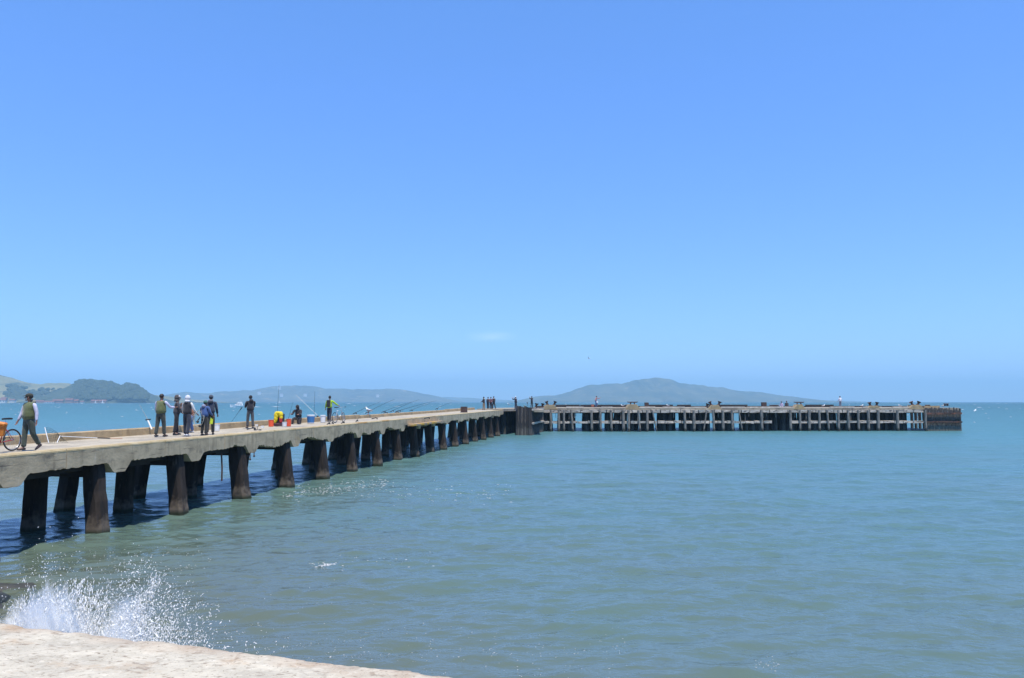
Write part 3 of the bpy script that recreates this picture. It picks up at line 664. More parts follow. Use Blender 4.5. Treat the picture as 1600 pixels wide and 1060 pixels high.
    m4 = N(nt, 'ShaderNodeMixRGB'); m4.inputs[2].default_value = (0.13, 0.095, 0.06, 1); nt.links.new(rv.outputs[0], m4.inputs[0]); nt.links.new(m3.outputs[0], m4.inputs[1]); nt.links.new(m4.outputs[0], b.inputs['Base Color'])
    o = link_mesh('sea_wall', me, mt, smooth=True)
    tag(o, 'broad sun bleached concrete sea wall across the bottom left corner', 'wall')
sea_wall()
b = MB(); q = [wp(-16, -1.1, WT - .14), wp(9, -1.1, WT - .14), wp(9, -22, WT - .1), wp(-16, -22, WT - .1)]; n = 40; vs = []; fs = []
for i in range(n + 1):
    for j in range(n + 1): p = q[0].lerp(q[1], i / n).lerp(q[3].lerp(q[2], i / n), j / n); vs.append((p.x, p.y, p.z + random.uniform(-.02, .02)))
for i in range(n):
    for j in range(n): a = i * (n + 1) + j; fs.append((a, a + 1, a + n + 2, a + n + 1))
b.add(vs, fs); o = b.build('ground', mat('dry dirt', (0.20, 0.145, 0.085), (0.11, 0.085, 0.05), scale=14, rough=1, bump=.02, c3=(0.30, 0.22, 0.13), s3=5), smooth=True); tag(o, None, None, None, 'structure')
# wet boulders at the foot of the wall on the left
m_rock = mat('wet brown rock', (0.060, 0.052, 0.034), (0.035, 0.034, 0.022), scale=2.5, rough=.45, bump=.04, c3=(0.05, 0.065, 0.03), s3=1.5)
def rock(c, r, label):
    b = MB(); b.ball((0, 0, 0), 1, 18); rg = random.Random(int(c.x * 91)); a = [rg.uniform(0, 6) for _ in range(6)]
    b.v = [(Vector(v) * (1 + .16 * math.sin(3 * v[0] + a[0]) * math.sin(3 * v[1] + a[1]) + .09 * math.sin(7 * v[2] + a[2] + 5 * v[0]))) for v in b.v]
    b.v = [(v.x * r[0], v.y * r[1], v.z * r[2]) for v in b.v]
    o = b.build('boulder', m_rock, smooth=False); o.location = c; o.rotation_euler = (0, 0, a[3]); tag(o, label, 'rock', 'boulders at the foot of the sea wall')
p = PZ(8, 915, .1); rock(Vector((p.x - .5, p.y, -.28)), (1.25, .6, .42), 'low wet brown boulder awash at the left edge above the splash')
p = PZ(-14, 935, .1); rock(Vector((p.x - .3, p.y, -.22)), (.9, .7, .45), 'wet boulder at the left edge partly behind the splash')
# ---------------- splash
m_foam = bpy.data.materials.new('white water'); m_foam.use_nodes = True; bb = m_foam.node_tree.nodes['Principled BSDF']
bb.inputs['Base Color'].default_value = (0.95, 0.94, 0.91, 1); bb.inputs['Roughness'].default_value = .25
def translucent_mix(m, c, fac):
    nt = m.node_tree; b = nt.nodes['Principled BSDF']; out = nt.nodes['Material Output']; t = N(nt, 'ShaderNodeBsdfTranslucent'); t.inputs[0].default_value = (*c, 1)
    mx = N(nt, 'ShaderNodeMixShader'); mx.inputs[0].default_value = fac; nt.links.new(b.outputs[0], mx.inputs[1]); nt.links.new(t.outputs[0], mx.inputs[2]); nt.links.new(mx.outputs[0], out.inputs[0]); return mx
translucent_mix(m_foam, (.95, .94, .91), .35)
OCT_V = np.array([(1, 0, 0), (-1, 0, 0), (0, 1, 0), (0, -1, 0), (0, 0, 1), (0, 0, -1)], float)
OCT_F = np.array([(0, 2, 4), (2, 1, 4), (1, 3, 4), (3, 0, 4), (2, 0, 5), (1, 2, 5), (3, 1, 5), (0, 3, 5)])
def blobs(name, P, Rd, D=None, m=m_foam, smooth=True):
    """P centres, Rd radii (n,) or (n,3), D optional stretch directions with length = stretch"""
    P = np.asarray(P, float); n = len(P); Rd = np.asarray(Rd, float)
    if Rd.ndim == 1: Rd = np.repeat(Rd[:, None], 3, 1)
    jit = 1 + rng.uniform(-.25, .25, (n, 6, 1)); V = OCT_V[None] * jit * Rd[:, None, :]
    if D is not None:
        D = np.asarray(D, float); L = np.linalg.norm(D, axis=1, keepdims=True) + 1e-9; d = D / L
        V = V + d[:, None, :] * (np.einsum('nij,nj->ni', V, d)[:, :, None] * L[:, None, :])
    V = (V + P[:, None, :]).reshape(-1, 3).astype(np.float32); Fc = (OCT_F[None] + (np.arange(n) * 6)[:, None, None]).reshape(-1, 3).astype(np.int32)
    me = bpy.data.meshes.new(name); me.vertices.add(len(V)); me.vertices.foreach_set('co', V.ravel()); me.loops.add(Fc.size); me.loops.foreach_set('vertex_index', Fc.ravel())
    me.polygons.add(len(Fc)); me.polygons.foreach_set('loop_start', np.arange(0, Fc.size, 3, dtype=np.int32)); me.polygons.foreach_set('loop_total', np.full(len(Fc), 3, np.int32)); me.update(calc_edges=True)
    return link_mesh(name, me, m, smooth=smooth)
def splash():
    P = []; Rr = []; D = []
    def sp(px, D_, z):                                                       # a point over the water given its column in the photo
        return np.array([(px - 800) / F * D_, D_, z])
    def fil(px, D_, z0, vx, vy, vz, cnt, r0, spread):
        b0 = sp(px, D_, z0); v = np.array([vx, vy, vz]); q = rng.uniform(0, 1, cnt) ** .8; f1, f2 = rng.uniform(0, 6, 2)
        wob = np.stack([np.sin(q * 9 + f1), np.sin(q * 8 + f2), np.sin(q * 7 + f1)], 1) * .035
        pts = b0 + v * q[:, None] - np.array([0, 0, 1]) * (q[:, None] ** 2) * .22 * abs(vz) + wob * q[:, None] + rng.normal(0, 1, (cnt, 3)) * spread * (.25 + q[:, None])
        P.append(pts); Rr.append(r0 * rng.uniform(.35, 1.3, cnt) * (1.1 - .5 * q)); D.append(np.tile(v / np.linalg.norm(v), (cnt, 1)) * rng.uniform(1.0, 8.0, (cnt, 1)))
    def crown(px):                                                            # height of the burst above the water by column
        return np.interp(px, [-60, 0, 30, 70, 95, 130, 165, 190, 215, 240, 290, 340, 380], [2.26, 2.38, 2.50, 2.76, 2.80, 2.68, 2.44, 2.62, 2.80, 2.76, 2.60, 2.36, 2.0])
    for i in range(3000):
        px = rng.uniform(-70, 255); D_ = rng.uniform(6.6, 8.2); top = crown(px) - (8.0 - D_) * .10
        if px > 170 and rng.random() < .35: continue
        h = (top - 1.2) * rng.uniform(.35, 1.08) ** .7; fil(px, D_, 1.2, rng.normal(.12, .22), rng.normal(.1, .2), h, 40, .0040, .026)
    for px in (62, 75, 92, 108, 128, 150, 150):                               # spouts on the crown
        for _ in range(9): fil(px + rng.normal(0, 3), rng.uniform(7, 8), 1.9, rng.normal(.05, .16), rng.normal(0, .15), rng.uniform(.85, 1.02), 46, .005, .012)
    for k in range(26):                                                       # thin bright arc thrown to the right
        t = k / 25; fil(165 + 60 * t, 7.7, 1.6 + .4 * t, .25, 0, .85 + .15 * t, 40, .005, .015)
    n = 7200; px = 175 + rng.gamma(1.9, 56, n); D_ = rng.uniform(6.2, 8.6, n); z = rng.uniform(.0, 1, n) ** .7 * crown(px) ; k = px < 470
    P.append(np.stack([(px - 800) / F * D_, D_, z], 1)[k]); Rr.append((rng.uniform(.002, .0075, n) * rng.uniform(.5, 1, n))[k]); D.append(rng.normal(0, 1.2, (n, 3))[k])
    n = 240; px = rng.normal(110, 75, n); D_ = rng.uniform(7.2, 8.4, n); z = crown(px) + rng.exponential(.09, n) - .05
    P.append(np.stack([(px - 800) / F * D_, D_, z], 1)); Rr.append(rng.uniform(.002, .0055, n)); D.append(rng.normal(0, .6, (n, 3)))
    n = 5200; px = np.where(rng.random(n) < .68, rng.uniform(-80, 190, n), rng.normal(215, 26, n)); cw = crown(px); z = 1.1 + (cw - 1.1) * rng.beta(1.1, 2.0, n) * .88; D_ = rng.uniform(6.7, 7.9, n)
    P.append(np.stack([(px - 800) / F * D_, D_, z], 1)); Rr.append(rng.uniform(.003, .012, n)); D.append(rng.normal(0, 1.6, (n, 3)))
    P = np.concatenate(P); Rr = np.concatenate(Rr); D = np.concatenate(D)
    o = blobs('splash', P, Rr, D); tag(o, 'white wave splash bursting up in front of the sea wall', 'splash', None, 'stuff')
    # torn veils of aerated water inside the burst
    m = bpy.data.materials.new('veil of spray'); m.use_nodes = True; nt = m.node_tree; b = nt.nodes['Principled BSDF']; b.inputs['Base Color'].default_value = (.96, .95, .91, 1); b.inputs['Roughness'].default_value = .6
    tc = N(nt, 'ShaderNodeTexCoord'); mp = N(nt, 'ShaderNodeMapping'); mp.inputs['Scale'].default_value = (1, 1, .55); nt.links.new(tc.outputs['Object'], mp.inputs[0])
    nz = N(nt, 'ShaderNodeTexNoise'); nz.inputs['Scale'].default_value = 5; nz.inputs['Detail'].default_value = 12; nz.inputs['Roughness'].default_value = .75; nz.inputs['Distortion'].default_value = .8
    nt.links.new(mp.outputs[0], nz.inputs['Vector'])
    at = N(nt, 'ShaderNodeAttribute', attribute_name='thin'); th = N(nt, 'ShaderNodeMath', operation='MULTIPLY_ADD'); th.inputs[1].default_value = .40; nt.links.new(at.outputs['Fac'], th.inputs[0]); nt.links.new(nz.outputs[0], th.inputs[2])
    r = N(nt, 'ShaderNodeMapRange'); r.inputs[1].default_value = .62; r.inputs[2].default_value = .84; r.inputs[4].default_value = .80; nt.links.new(th.outputs[0], r.inputs[0])
    mx = translucent_mix(m, (.96, .95, .91), .5); out = nt.nodes['Material Output']; tr = N(nt, 'ShaderNodeBsdfTransparent'); mz = N(nt, 'ShaderNodeMixShader')
    nt.links.new(r.outputs[0], mz.inputs[0]); nt.links.new(tr.outputs[0], mz.inputs[1]); nt.links.new(mx.outputs[0], mz.inputs[2]); nt.links.new(mz.outputs[0], out.inputs[0])
    vb = MB(); thin = []
    for k in range(9):
        D0 = 6.75 + k * .16; NU, NV = 60, 16; vs = []; fs = []; a0, a1 = random.uniform(0, 6), random.uniform(0, 6)
        for i in range(NU + 1):
            for j in range(NV + 1):
                u = i / NU; v = j / NV; px = -70 + 330 * u; top = crown(px) - .02 * k * random.uniform(.9, 1.1)
                Dy = D0 + .16 * math.sin(u * 14 + a0 + 2 * v) + .1 * math.sin(u * 31 + v * 7 + a1); vs.append(((px - 800) / F * Dy + .05 * math.sin(v * 9 + u * 20 + a0), Dy, .9 + (top - .9) * v)); thin.append(min(1, (1 - v) * 3.2 + .1) * (1.0 if u < .7 else .62) * min(1, (1 - u) * 6) * .95 + .05)
        for i in range(NU):
            for j in range(NV): a = i * (NV + 1) + j; fs.append((a, a + 1, a + NV + 2, a + NV + 1))
        vb.add(vs, fs)
    o = vb.build('spray_veil', m, smooth=True); at = o.data.attributes.new('thin', 'FLOAT', 'POINT'); at.data.foreach_set('value', thin)
    tag(o, 'misty white veil of spray inside the splash at the sea wall', 'spray', None, 'stuff')
splash()
def foam():
    P = []; Rd = []
    def add(pxs, pys, r, asp=2.2):
        for a, c in zip(pxs, pys):
            p = PZ(a, c, 0); P.append((p.x, p.y, 0)); rr = r() * (.5 + p.y / 60); Rd.append((rr * asp * random.uniform(.5, 1.6), rr * random.uniform(.6, 1.8), rr * .35))
    g = lambda a, b_: (lambda: random.uniform(a, b_))
    n = 420; t = rng.uniform(0, 1, n); add(450 + 165 * t + rng.normal(0, 10, n), 773 - 20 * t + rng.normal(0, 5, n), g(.004, .022), 3)      # broken water beside the piles
    n = 150; add(rng.uniform(560, 800, n), rng.normal(772, 9, n), g(.005, .022), 3)
    n = 420; add(rng.gamma(2, 70, n) + 60, rng.normal(985, 45, n), g(.004, .014))
    n = 260; add(rng.uniform(20, 330, n), rng.normal(880, 16, n), g(.004, .014))
    n = 320; add(rng.uniform(380, 980, n), rng.normal(1018, 24, n), g(.003, .010))
    n = 40; add(rng.normal(506, 9, n), rng.normal(882, 2, n), g(.01, .035)); add(rng.uniform(480, 680, 25), rng.normal(878, 7, 25), g(.005, .02))
    n = 25; add(rng.uniform(1180, 1220, n), rng.normal(1042, 6, n), g(.006, .012))
    P = np.array(P); P[:, 2] = wave_h(P[:, 0], P[:, 1]) + .004
    o = blobs('foam', P, np.array(Rd)); tag(o, 'scattered white foam flecks on the water near the wall and piles', 'foam', None, 'stuff')
    P = []; Rd = []
    for _ in range(230):                                                      # whitecaps far out
        a = random.uniform(0, 1600); c = 630.5 + 40 * random.random() ** 2.2
        if c > 650 and 300 < a < 1500: continue
        p = PZ(a, c, 0); s = p.y / F; P.append((p.x, p.y, .05)); Rd.append((s * random.uniform(.8, 3.2), s * random.uniform(1, 4), s * random.uniform(.15, .40)))
    for a, c, w_ in ((1380, 635, 7), (1530, 637, 6), (400, 636.3, 10), (430, 636, 12), (545, 631, 6), (620, 635.5, 6)):
        p = PZ(a, c, 0); s = p.y / F; P.append((p.x, p.y, .05)); Rd.append((s * w_, s * 4, s * .45))
    P = np.array(P); o = blobs('whitecaps', P, np.array(Rd)); tag(o, 'small whitecaps scattered far out on the bay', 'whitecaps', None, 'stuff')
foam()
#@@PEOPLE

# ================================================================== PEOPLE
MC = {}
def cloth(c, rough=.9):
    k = ('cloth',) + tuple(c)
    if k not in MC: MC[k] = mat('cloth', c, tuple(x * .72 for x in c), scale=9, rough=rough, bump=.012, bscale=8, sheen=.2)
    return MC[k]
m_skin = mat('skin', (0.46, 0.25, 0.17), (0.38, 0.19, 0.13), scale=12, rough=.55)
m_skin2 = mat('tanned skin', (0.27, 0.13, 0.085), (0.21, 0.10, 0.065), scale=12, rough=.55)
m_hair = mat('dark hair', (0.018, 0.014, 0.012), (0.03, 0.022, 0.018), scale=30, rough=.6)
def skin_mesh(name, verts, edges, root, m, parent, sub=2, extra=None):
    """verts: list of (Vector, rx, ry); one skinned surface grown on the edges"""
    me = bpy.data.meshes.new(name + '_skeleton'); me.from_pydata([tuple(v[0]) for v in verts], edges, []); o = bpy.data.objects.new('tmp', me); COL.objects.link(o)
    md = o.modifiers.new('skin', 'SKIN'); md.use_smooth_shade = True; md.branch_smoothing = .6
    sv_ = me.skin_vertices[0].data
    for i, v in enumerate(verts): sv_[i].radius = (v[1], v[2]); sv_[i].use_root = (i == root)
    sb = o.modifiers.new('sub', 'SUBSURF'); sb.levels = sub; sb.render_levels = sub
    dg = bpy.context.evaluated_depsgraph_get(); res = bpy.data.meshes.new_from_object(o.evaluated_get(dg)); bpy.data.objects.remove(o); bpy.data.meshes.remove(me)
    if extra is not None and extra.v:
        bm = bmesh.new(); bm.from_mesh(res); t = bpy.data.meshes.new('t'); t.from_pydata(extra.v, [], extra.f); bm.from_mesh(t); bm.to_mesh(res); bm.free(); bpy.data.meshes.remove(t)
    res.name = name; res.materials.clear(); ob = link_mesh(name, res, m, parent, smooth=True); return ob
def limb(fwd, out, side, bend=0):
    f, o = R(fwd), R(out); return Vector((side * math.sin(o), math.sin(f) * math.cos(o), -math.cos(f) * math.cos(o)))
def person(label, pos, rz, H=1.75, legs=((4, 4, 0), (-4, 4, 0)), arms=((5, 8, 12), (5, 8, 12)), lean=0, headpitch=0, headyaw=0, top=(0.05, .05, .05), sleeve=None, pants=(.03, .03, .04), shoes=(.03, .025, .02), hat=None, hood=None, hair=True, skin=None, fat=1.0, bulk=.0, coat=0.0, hands=True, group=None, sit=None, shirt=None, vest=False, hoodback=None, lod=2, head_over=None):
    """legs: (thigh forward, thigh out, knee bend) left then right; arms: (forward, out, elbow bend)"""
    k = H / 1.75; root = empty('person', (0, 0, 0), 0, label, 'person', group); skin = skin or m_skin; fat *= 1.22; legs = tuple((a, max(0.5, b_ - 3.2), c) for a, b_, c in legs)
    LR = Matrix.Rotation(R(-lean), 3, 'X')
    pel = Vector((0, 0, 0)); 
    def up(x, y, z): return LR @ Vector((x, y, z))
    waist = up(0, 0, .13); chest = up(0, .01, .30); shc = up(0, 0, .46); neck = up(0, .005, .53); 
    HR = LR @ Matrix.Rotation(R(headyaw), 3, 'Z') @ Matrix.Rotation(R(-headpitch), 3, 'X')
    hb = neck + HR @ Vector((0, .02, .07)); hm = neck + HR @ Vector((0, .025, .135)); ht = neck + HR @ Vector((0, .01, .215))
    J = {}
    for sd_, (tf, to, kb), nm in ((-1, legs[0], 'l'), (1, legs[1], 'r')):
        hip = Vector((sd_ * .095, 0, -.02)); kn = hip + limb(tf, to, sd_) * .43; sh = limb(tf - kb, to * .5, sd_); an = kn + sh * .42
        fa = Matrix.Rotation(0, 3, 'Z') @ Vector((sd_ * .12, 1, 0)).normalized(); tip = an + fa * .17 + Vector((0, 0, -.045)) ; heel = an - fa * .055 + Vector((0, 0, -.04))
        if kb > 25 and tf < 10: tip = an + Vector((0, .12, -.13)); heel = an + Vector((0, -.06, .0))
        J[nm] = (hip, kn, an, tip, heel)
    for sd_, (af, ao, eb), nm in ((-1, arms[0], 'L'), (1, arms[1], 'R')):
        s0 = up(sd_ * (.185 + bulk), 0, .455); d1 = limb(af + lean * .3, ao, sd_); el = s0 + d1 * .28; d2 = limb(af + eb + lean * .3, ao - eb * .32, sd_); wr = el + d2 * .25; J[nm] = (s0, el, wr, d2, sd_)
    zmin = min(min(J['l'][3].z, J['l'][4].z), min(J['r'][3].z, J['r'][4].z)) - .03
    if sit is not None: zmin = -sit
    off = Vector((0, 0, -zmin))
    def T(v): return (v + off) * k
    # body with head, arms, legs and five-fingered hands on one surface
    V = []; E = []
    def add(p, rx, ry=None, to=None):
        V.append((T(p), rx * k, (ry or rx) * k)); 
        if to is not None: E.append((to, len(V) - 1))
        return len(V) - 1
    p0 = add(pel, .13 * fat, .10 * fat); p1 = add(waist, .125 * fat, .095 * fat, p0); p2 = add(chest, .14 * fat, .105 * fat, p1); p3 = add(shc, .10, .08, p2); p4 = add(neck, .052, .055, p3)
    p5 = add(hb, .058, .07, p4); p6 = add(hm, .074, .092, p5); p7 = add(ht, .055, .065, p6)
    for nm in 'lr':
        hip, kn, an, tip, heel = J[nm]; a = add(hip, .085, .085, p0); b_ = add(kn, .055, .055, a); c = add(an, .038, .038, b_); add(tip, .03, .035, c)
    for nm in 'LR':
        s0, el, wr, d2, sd_ = J[nm]; a = add(s0, .05, .05, p3); b_ = add(el, .04, .04, a); c = add(wr, .027, .03, b_); palm = add(wr + d2 * .06, .038, .020, c)
        if hands:
            side = d2.cross(Vector((0, 1, 0)) if abs(d2.y) < .8 else Vector((0, 0, 1))).normalized(); inw = side.cross(d2).normalized()
            for q, ln_ in ((-1.5, .055), (-.5, .07), (.5, .075), (1.5, .068)):
                base = wr + d2 * .085 + side * q * .016; f1 = add(base, .009, .009, palm); f2 = add(base + d2 * ln_ * .55 + inw * .008, .008, .008, f1); add(base + d2 * ln_ * .9 + inw * .028, .007, .007, f2)
            t1 = add(wr + d2 * .04 + side * .038, .011, .011, palm); add(wr + d2 * .075 + side * .056 + inw * .012, .009, .009, t1)
        else:
            add(wr + d2 * .13 + Vector((0, .012, 0)), .026, .014, palm)
    ex = MB()
    def hp_(x, y, z): return T(hm + HR @ Vector((x, y, z)))
    ex.ball(hp_(0, .105, -.01), (.013 * k, .022 * k, .024 * k), 6)
    for sx in (-1, 1): ex.ball(hp_(sx * .078, -.005, -.005), (.010 * k, .02 * k, .032 * k), 6)
    ex.ball(hp_(0, .09, -.052), (.026 * k, .012 * k, .008 * k), 6); ex.ball(hp_(0, .075, -.085), (.03 * k, .025 * k, .022 * k), 6)
    skin_mesh('body', V, E, p0, skin, root, 1, ex)
    eye = MB()
    for sx in (-1, 1): eye.ball(hp_(sx * .031, .088, .018), (.013 * k, .008 * k, .008 * k), 6)
    eye.build('eyes', m_hair, root)
    # trousers
    V = []; E = []; p0 = add(pel + Vector((0, 0, .03)), .155 * fat, .125 * fat)
    p1 = add(waist + Vector((0, 0, -.03)), .145 * fat, .115 * fat, p0)
    for nm in 'lr':
        hip, kn, an, tip, heel = J[nm]; a = add(hip + Vector((0, 0, -.06)), .10 * fat ** .5, .105 * fat ** .5, p0); m1 = add(hip.lerp(kn, .6), .098, .10, a); b_ = add(kn, .082, .084, m1); c1 = add(kn.lerp(an, .6), .078, .078, b_); c = add(an + (kn - an).normalized() * .01, .074, .078, c1)
    skin_mesh('trousers', V, E, p0, cloth(pants), root, 1)
    if shirt is not None or vest:
        V = []; E = []; c0 = add(chest, .15, .11); c1 = add(shc, .12, .09, c0); add(neck + Vector((0, 0, -.01)), .07, .07, c1)
        for nm in 'LR':
            s0, el, wr, d2, sd_ = J[nm]; a = add(s0, .062, .062, c1); m1 = add(s0.lerp(el, .6), .058, .058, a); b_ = add(el, .056, .056, m1); m2 = add(el.lerp(wr, .55), .048, .048, b_); add(wr - d2 * .01, .04, .04, m2)
        skin_mesh('shirt', V, E, c0, cloth(sleeve or (.5, .5, .55)), root, 1)
    # jacket
    V = []; E = []; B = 1 + bulk * 2.2
    low = pel + Vector((0, 0, -.06 - coat)); c_1 = add(low, .17 * fat * B, .14 * fat * B); c0 = add(waist, .165 * fat * B, .135 * fat * B, c_1); c1 = add(chest, .172 * fat * B, .135 * fat * B, c0); c2 = add(shc + Vector((0, 0, -.015)), .13 * B, .105 * B, c1); add(neck + Vector((0, -.01, -.005)), .078, .078, c2)
    if not vest:
        for nm in 'LR':
            s0, el, wr, d2, sd_ = J[nm]; a = add(s0, .074 * B, .074 * B, c2); m1 = add(s0.lerp(el, .6), .066 * B, .066 * B, a); b_ = add(el, .062 * B, .062 * B, m1); m2 = add(el.lerp(wr, .6), .055 * B, .055 * B, b_); add(wr - d2 * .005, .046, .046, m2)
    else:
        for nm in 'LR': add(J[nm][0] + Vector((0, 0, -.01)), .078 * B, .082 * B, c2)
    skin_mesh('vest' if vest else 'jacket', V, E, c_1, cloth(top), root, 1)
    # shoes
    for nm in 'lr':
        hip, kn, an, tip, heel = J[nm]; b = MB(); f = (tip - heel); f2 = f.normalized(); pts = [T(heel + Vector((0, 0, .0))), T(heel + f * .3 + Vector((0, 0, .012))), T(heel + f * .7), T(tip + f2 * .02)]
        b.tube(pts, [(.036 * k, .034 * k), (.044 * k, .046 * k), (.048 * k, .034 * k), (.03 * k, .022 * k)], 10, up=Vector((1, 0, 0))); b.build('shoe', cloth(shoes, .6), root, smooth=True)
    if hair and hood is None:
        b = MB(); b.ball(T(hm + HR @ Vector((0, -.015, .035))), (.088 * k, .104 * k, .092 * k), 14, HR)
        n_ = []; b.build('hair', m_hair, root, smooth=True)
    if hat is not None:
        kind, c = hat; b = MB()
        if kind == 'cap':
            b.ball(T(hm + HR @ Vector((0, -.008, .055))), (.094 * k, .108 * k, .078 * k), 14, HR); vv = [HR @ Vector((x, y, z)) for x, y, z in ((-.07, .07, .055), (.07, .07, .055), (.055, .17, .035), (-.055, .17, .035))]
            b.prism([T(hm + v) for v in vv], Vector((0, 0, .008)))
        elif kind == 'beanie': b.ball(T(hm + HR @ Vector((0, -.012, .05))), (.097 * k, .11 * k, .10 * k), 14, HR)
        else:
            b.lathe([(.15 * k, .0), (.155 * k, .008), (.10 * k, .015), (.092 * k, .08), (.05 * k, .105)], 16, T(hm + HR @ Vector((0, -.01, .04))))
        b.build('hat', cloth(c), root, smooth=True)
    if hood is not None:
        b = MB(); b.ball(T(hm + HR @ Vector((0, -.035, .02))), (.112 * k, .118 * k, .135 * k), 16, HR); b.tube([T(neck + Vector((0, -.03, -.03))), T(hm + HR @ Vector((0, -.05, -.06)))], [.11 * k, .10 * k], 12); b.build('hood', cloth(hood), root, smooth=True)
    if hoodback is not None:
        b = MB(); b.ball(T(neck + LR @ Vector((0, -.10, -.01))), (.115 * k, .075 * k, .085 * k), 12); b.build('hood', cloth(hoodback), root, smooth=True)
    root.location = pos; root.rotation_euler = (0, 0, R(rz)); root['hands'] = 0
    del root['hands']
    bpy.context.view_layer.update(); M = root.matrix_basis.copy()
    hl = M @ T(J['L'][2] + J['L'][3] * .09); hr = M @ T(J['R'][2] + J['R'][3] * .09)
    return root, hl, hr
def on_deck(px, py): return deck_pt(px, py)
olive = (0.115, 0.135, 0.052); dgreen = (0.045, 0.062, 0.045)
P1, _, _ = person('person in olive vest and dark cap walking beside the red bicycle', on_deck(43, 704), 158, 1.76, legs=((-9, 4, 26), (6, 4, 4)), arms=((-8, 14, 14), (6, 16, 12)), top=olive, vest=True, sleeve=(.55, .54, .66), pants=(.062, .078, .058), shoes=(.06, .035, .025), hat=('cap', (.035, .035, .022)), fat=1.12, bulk=.02, skin=m_skin2, headyaw=-48, hoodback=(.22, .21, .17))
P2, _, _ = person('person in olive vest seen from behind, facing the hooded group', on_deck(250, 682.5), -12, 1.80, legs=((-6, 5, 4), (8, 6, 4)), arms=((8, 10, 20), (30, 26, 60)), top=olive, vest=True, sleeve=(.52, .52, .66), pants=(.042, .050, .040), shoes=(.05, .035, .025), fat=1.12, bulk=.025, skin=m_skin2)
P3, _, _ = person('person in dark grey hooded jacket and black trousers facing right', on_deck(275, 679.8), -62, 1.74, legs=((3, 4, 2), (-4, 4, 4)), arms=((12, 8, 35), (18, 10, 45)), top=(.062, .058, .062), pants=(.014, .014, .018), shoes=(.012, .012, .012), hood=(.075, .068, .065), hat=('cap', (.6, .6, .62)), coat=.06, skin=m_skin2)
P4, _, _ = person('person with white hood and black vest over white sleeves', on_deck(291.5, 681.5), -14, 1.72, legs=((6, 6, 2), (-5, 6, 8)), arms=((10, 16, 30), (14, 16, 30)), top=(.018, .018, .026), vest=True, sleeve=(.66, .66, .64), pants=(.022, .028, .045), shoes=(.75, .75, .75), hood=(.62, .62, .64), bulk=.01, skin=m_skin2)
P5, h5, _ = person('person in blue jeans and rust top bending over a round net', on_deck(302, 676), 100, 1.70, legs=((30, 6, 30), (22, 6, 36)), arms=((70, 6, 20), (62, 8, 30)), lean=52, top=(.20, .085, .045), pants=(.13, .22, .42), shoes=(.65, .65, .65), hat=('cap', (.10, .05, .03)), skin=m_skin2)
P6, _, _ = person('shorter person with green beanie and blue jacket with grey shoulders and hood', on_deck(319, 680.5), -20, 1.50, legs=((2, 8, 4), (-3, 8, 4)), arms=((10, 12, 40), (12, 12, 40)), top=(.045, .10, .26), pants=(.02, .022, .020), shoes=(.02, .018, .015), hat=('beanie', (.05, .14, .11)), hoodback=(.26, .27, .38), bulk=.03, fat=1.08, skin=m_skin2)
P7, _, _ = person('tall person in navy jacket and grey beanie carrying a yellow bag', on_deck(328, 679.2), 14, 1.74, legs=((-3, 5, 4), (4, 5, 4)), arms=((8, 10, 20), (6, 10, 16)), top=(.03, .04, .07), pants=(.012, .012, .014), shoes=(.02, .018, .015), hat=('beanie', (.07, .085, .11)), hoodback=(.12, .12, .14), bulk=.015, skin=m_skin2)
P8, _, h8 = person('lone person in black puffer jacket and black beanie fishing over the far kerb', on_deck(390.5, 669.5), 38, 1.74, legs=((5, 6, 6), (-6, 6, 2)), arms=((22, 3, 66), (26, 3, 60)), top=(.017, .016, .024), pants=(.060, .062, .064), shoes=(.03, .025, .02), hat=('beanie', (.012, .012, .016)), hoodback=(.016, .016, .022), bulk=.03, fat=1.05)
P9, _, _ = person('seated person hunched in black hooded coat by the blue bucket', on_deck(466.5, 662.5), 170, 1.74, legs=((82, 16, 84), (82, 14, 80)), arms=((30, 8, 50), (30, 10, 55)), lean=18, sit=.40, top=(.018, .016, .020), pants=(.02, .018, .02), shoes=(.03, .03, .03), hood=(.018, .016, .02), bulk=.04, fat=1.1, skin=m_skin)
P10, _, h10 = person('person in lime green jacket with black backpack holding a silver bicycle', on_deck(514.5, 659.0), -8, 1.74, legs=((4, 4, 2), (-8, 4, 10)), arms=((4, 16, 14), (30, 42, 22)), top=(.36, .58, .02), pants=(.016, .022, .045), shoes=(.06, .06, .06), hat=('beanie', (.015, .015, .018)))
def backpack(root, c, z=1.05, w_=.30, h=.50):
    b = MB(); b.box((0, -.19, z + .2), (w_, .16, h), None, .01); b.box((0, -.27, z + .12), (w_ * .7, .06, h * .5), None, .01)
    o = b.build('backpack', cloth(c), None, bevel=.03); return o
bp_ = backpack(P10, (.016, .018, .022), z=1.02, w_=.25, h=.46); bp_.location = P10.location; bp_.rotation_euler = P10.rotation_euler; tag(bp_, 'black backpack worn over the lime green jacket', 'backpack')
navy = (.016, .018, .032)
small = [
 ('person in black hat and long dark coat left of the far group', 756, 640.6, 60, 1.72, dict(top=(.02, .02, .024), pants=(.30, .19, .10), hat=('sun', (.015, .015, .015)), arms=((20, 8, 50), (24, 8, 50)), coat=.10, hoodback=(.5, .45, .36)), 'people in the far group on the pier'),
 ('person in dark navy suit nearest the hat wearer in the far group', 762.5, 640, -30, 1.72, dict(top=navy, pants=navy), 'people in the far group on the pier'),
 ('person with a dull red shirt in the middle of the far group', 767, 640.3, 175, 1.72, dict(top=(.14, .06, .07), pants=navy, arms=((20, 6, 60), (20, 6, 60))), 'people in the far group on the pier'),
 ('tallest person in black coat at the right of the far group', 771.5, 640, 40, 1.82, dict(top=(.014, .014, .02), pants=(.014, .014, .018), legs=((10, 4, 4), (-14, 4, 6))), 'people in the far group on the pier')]
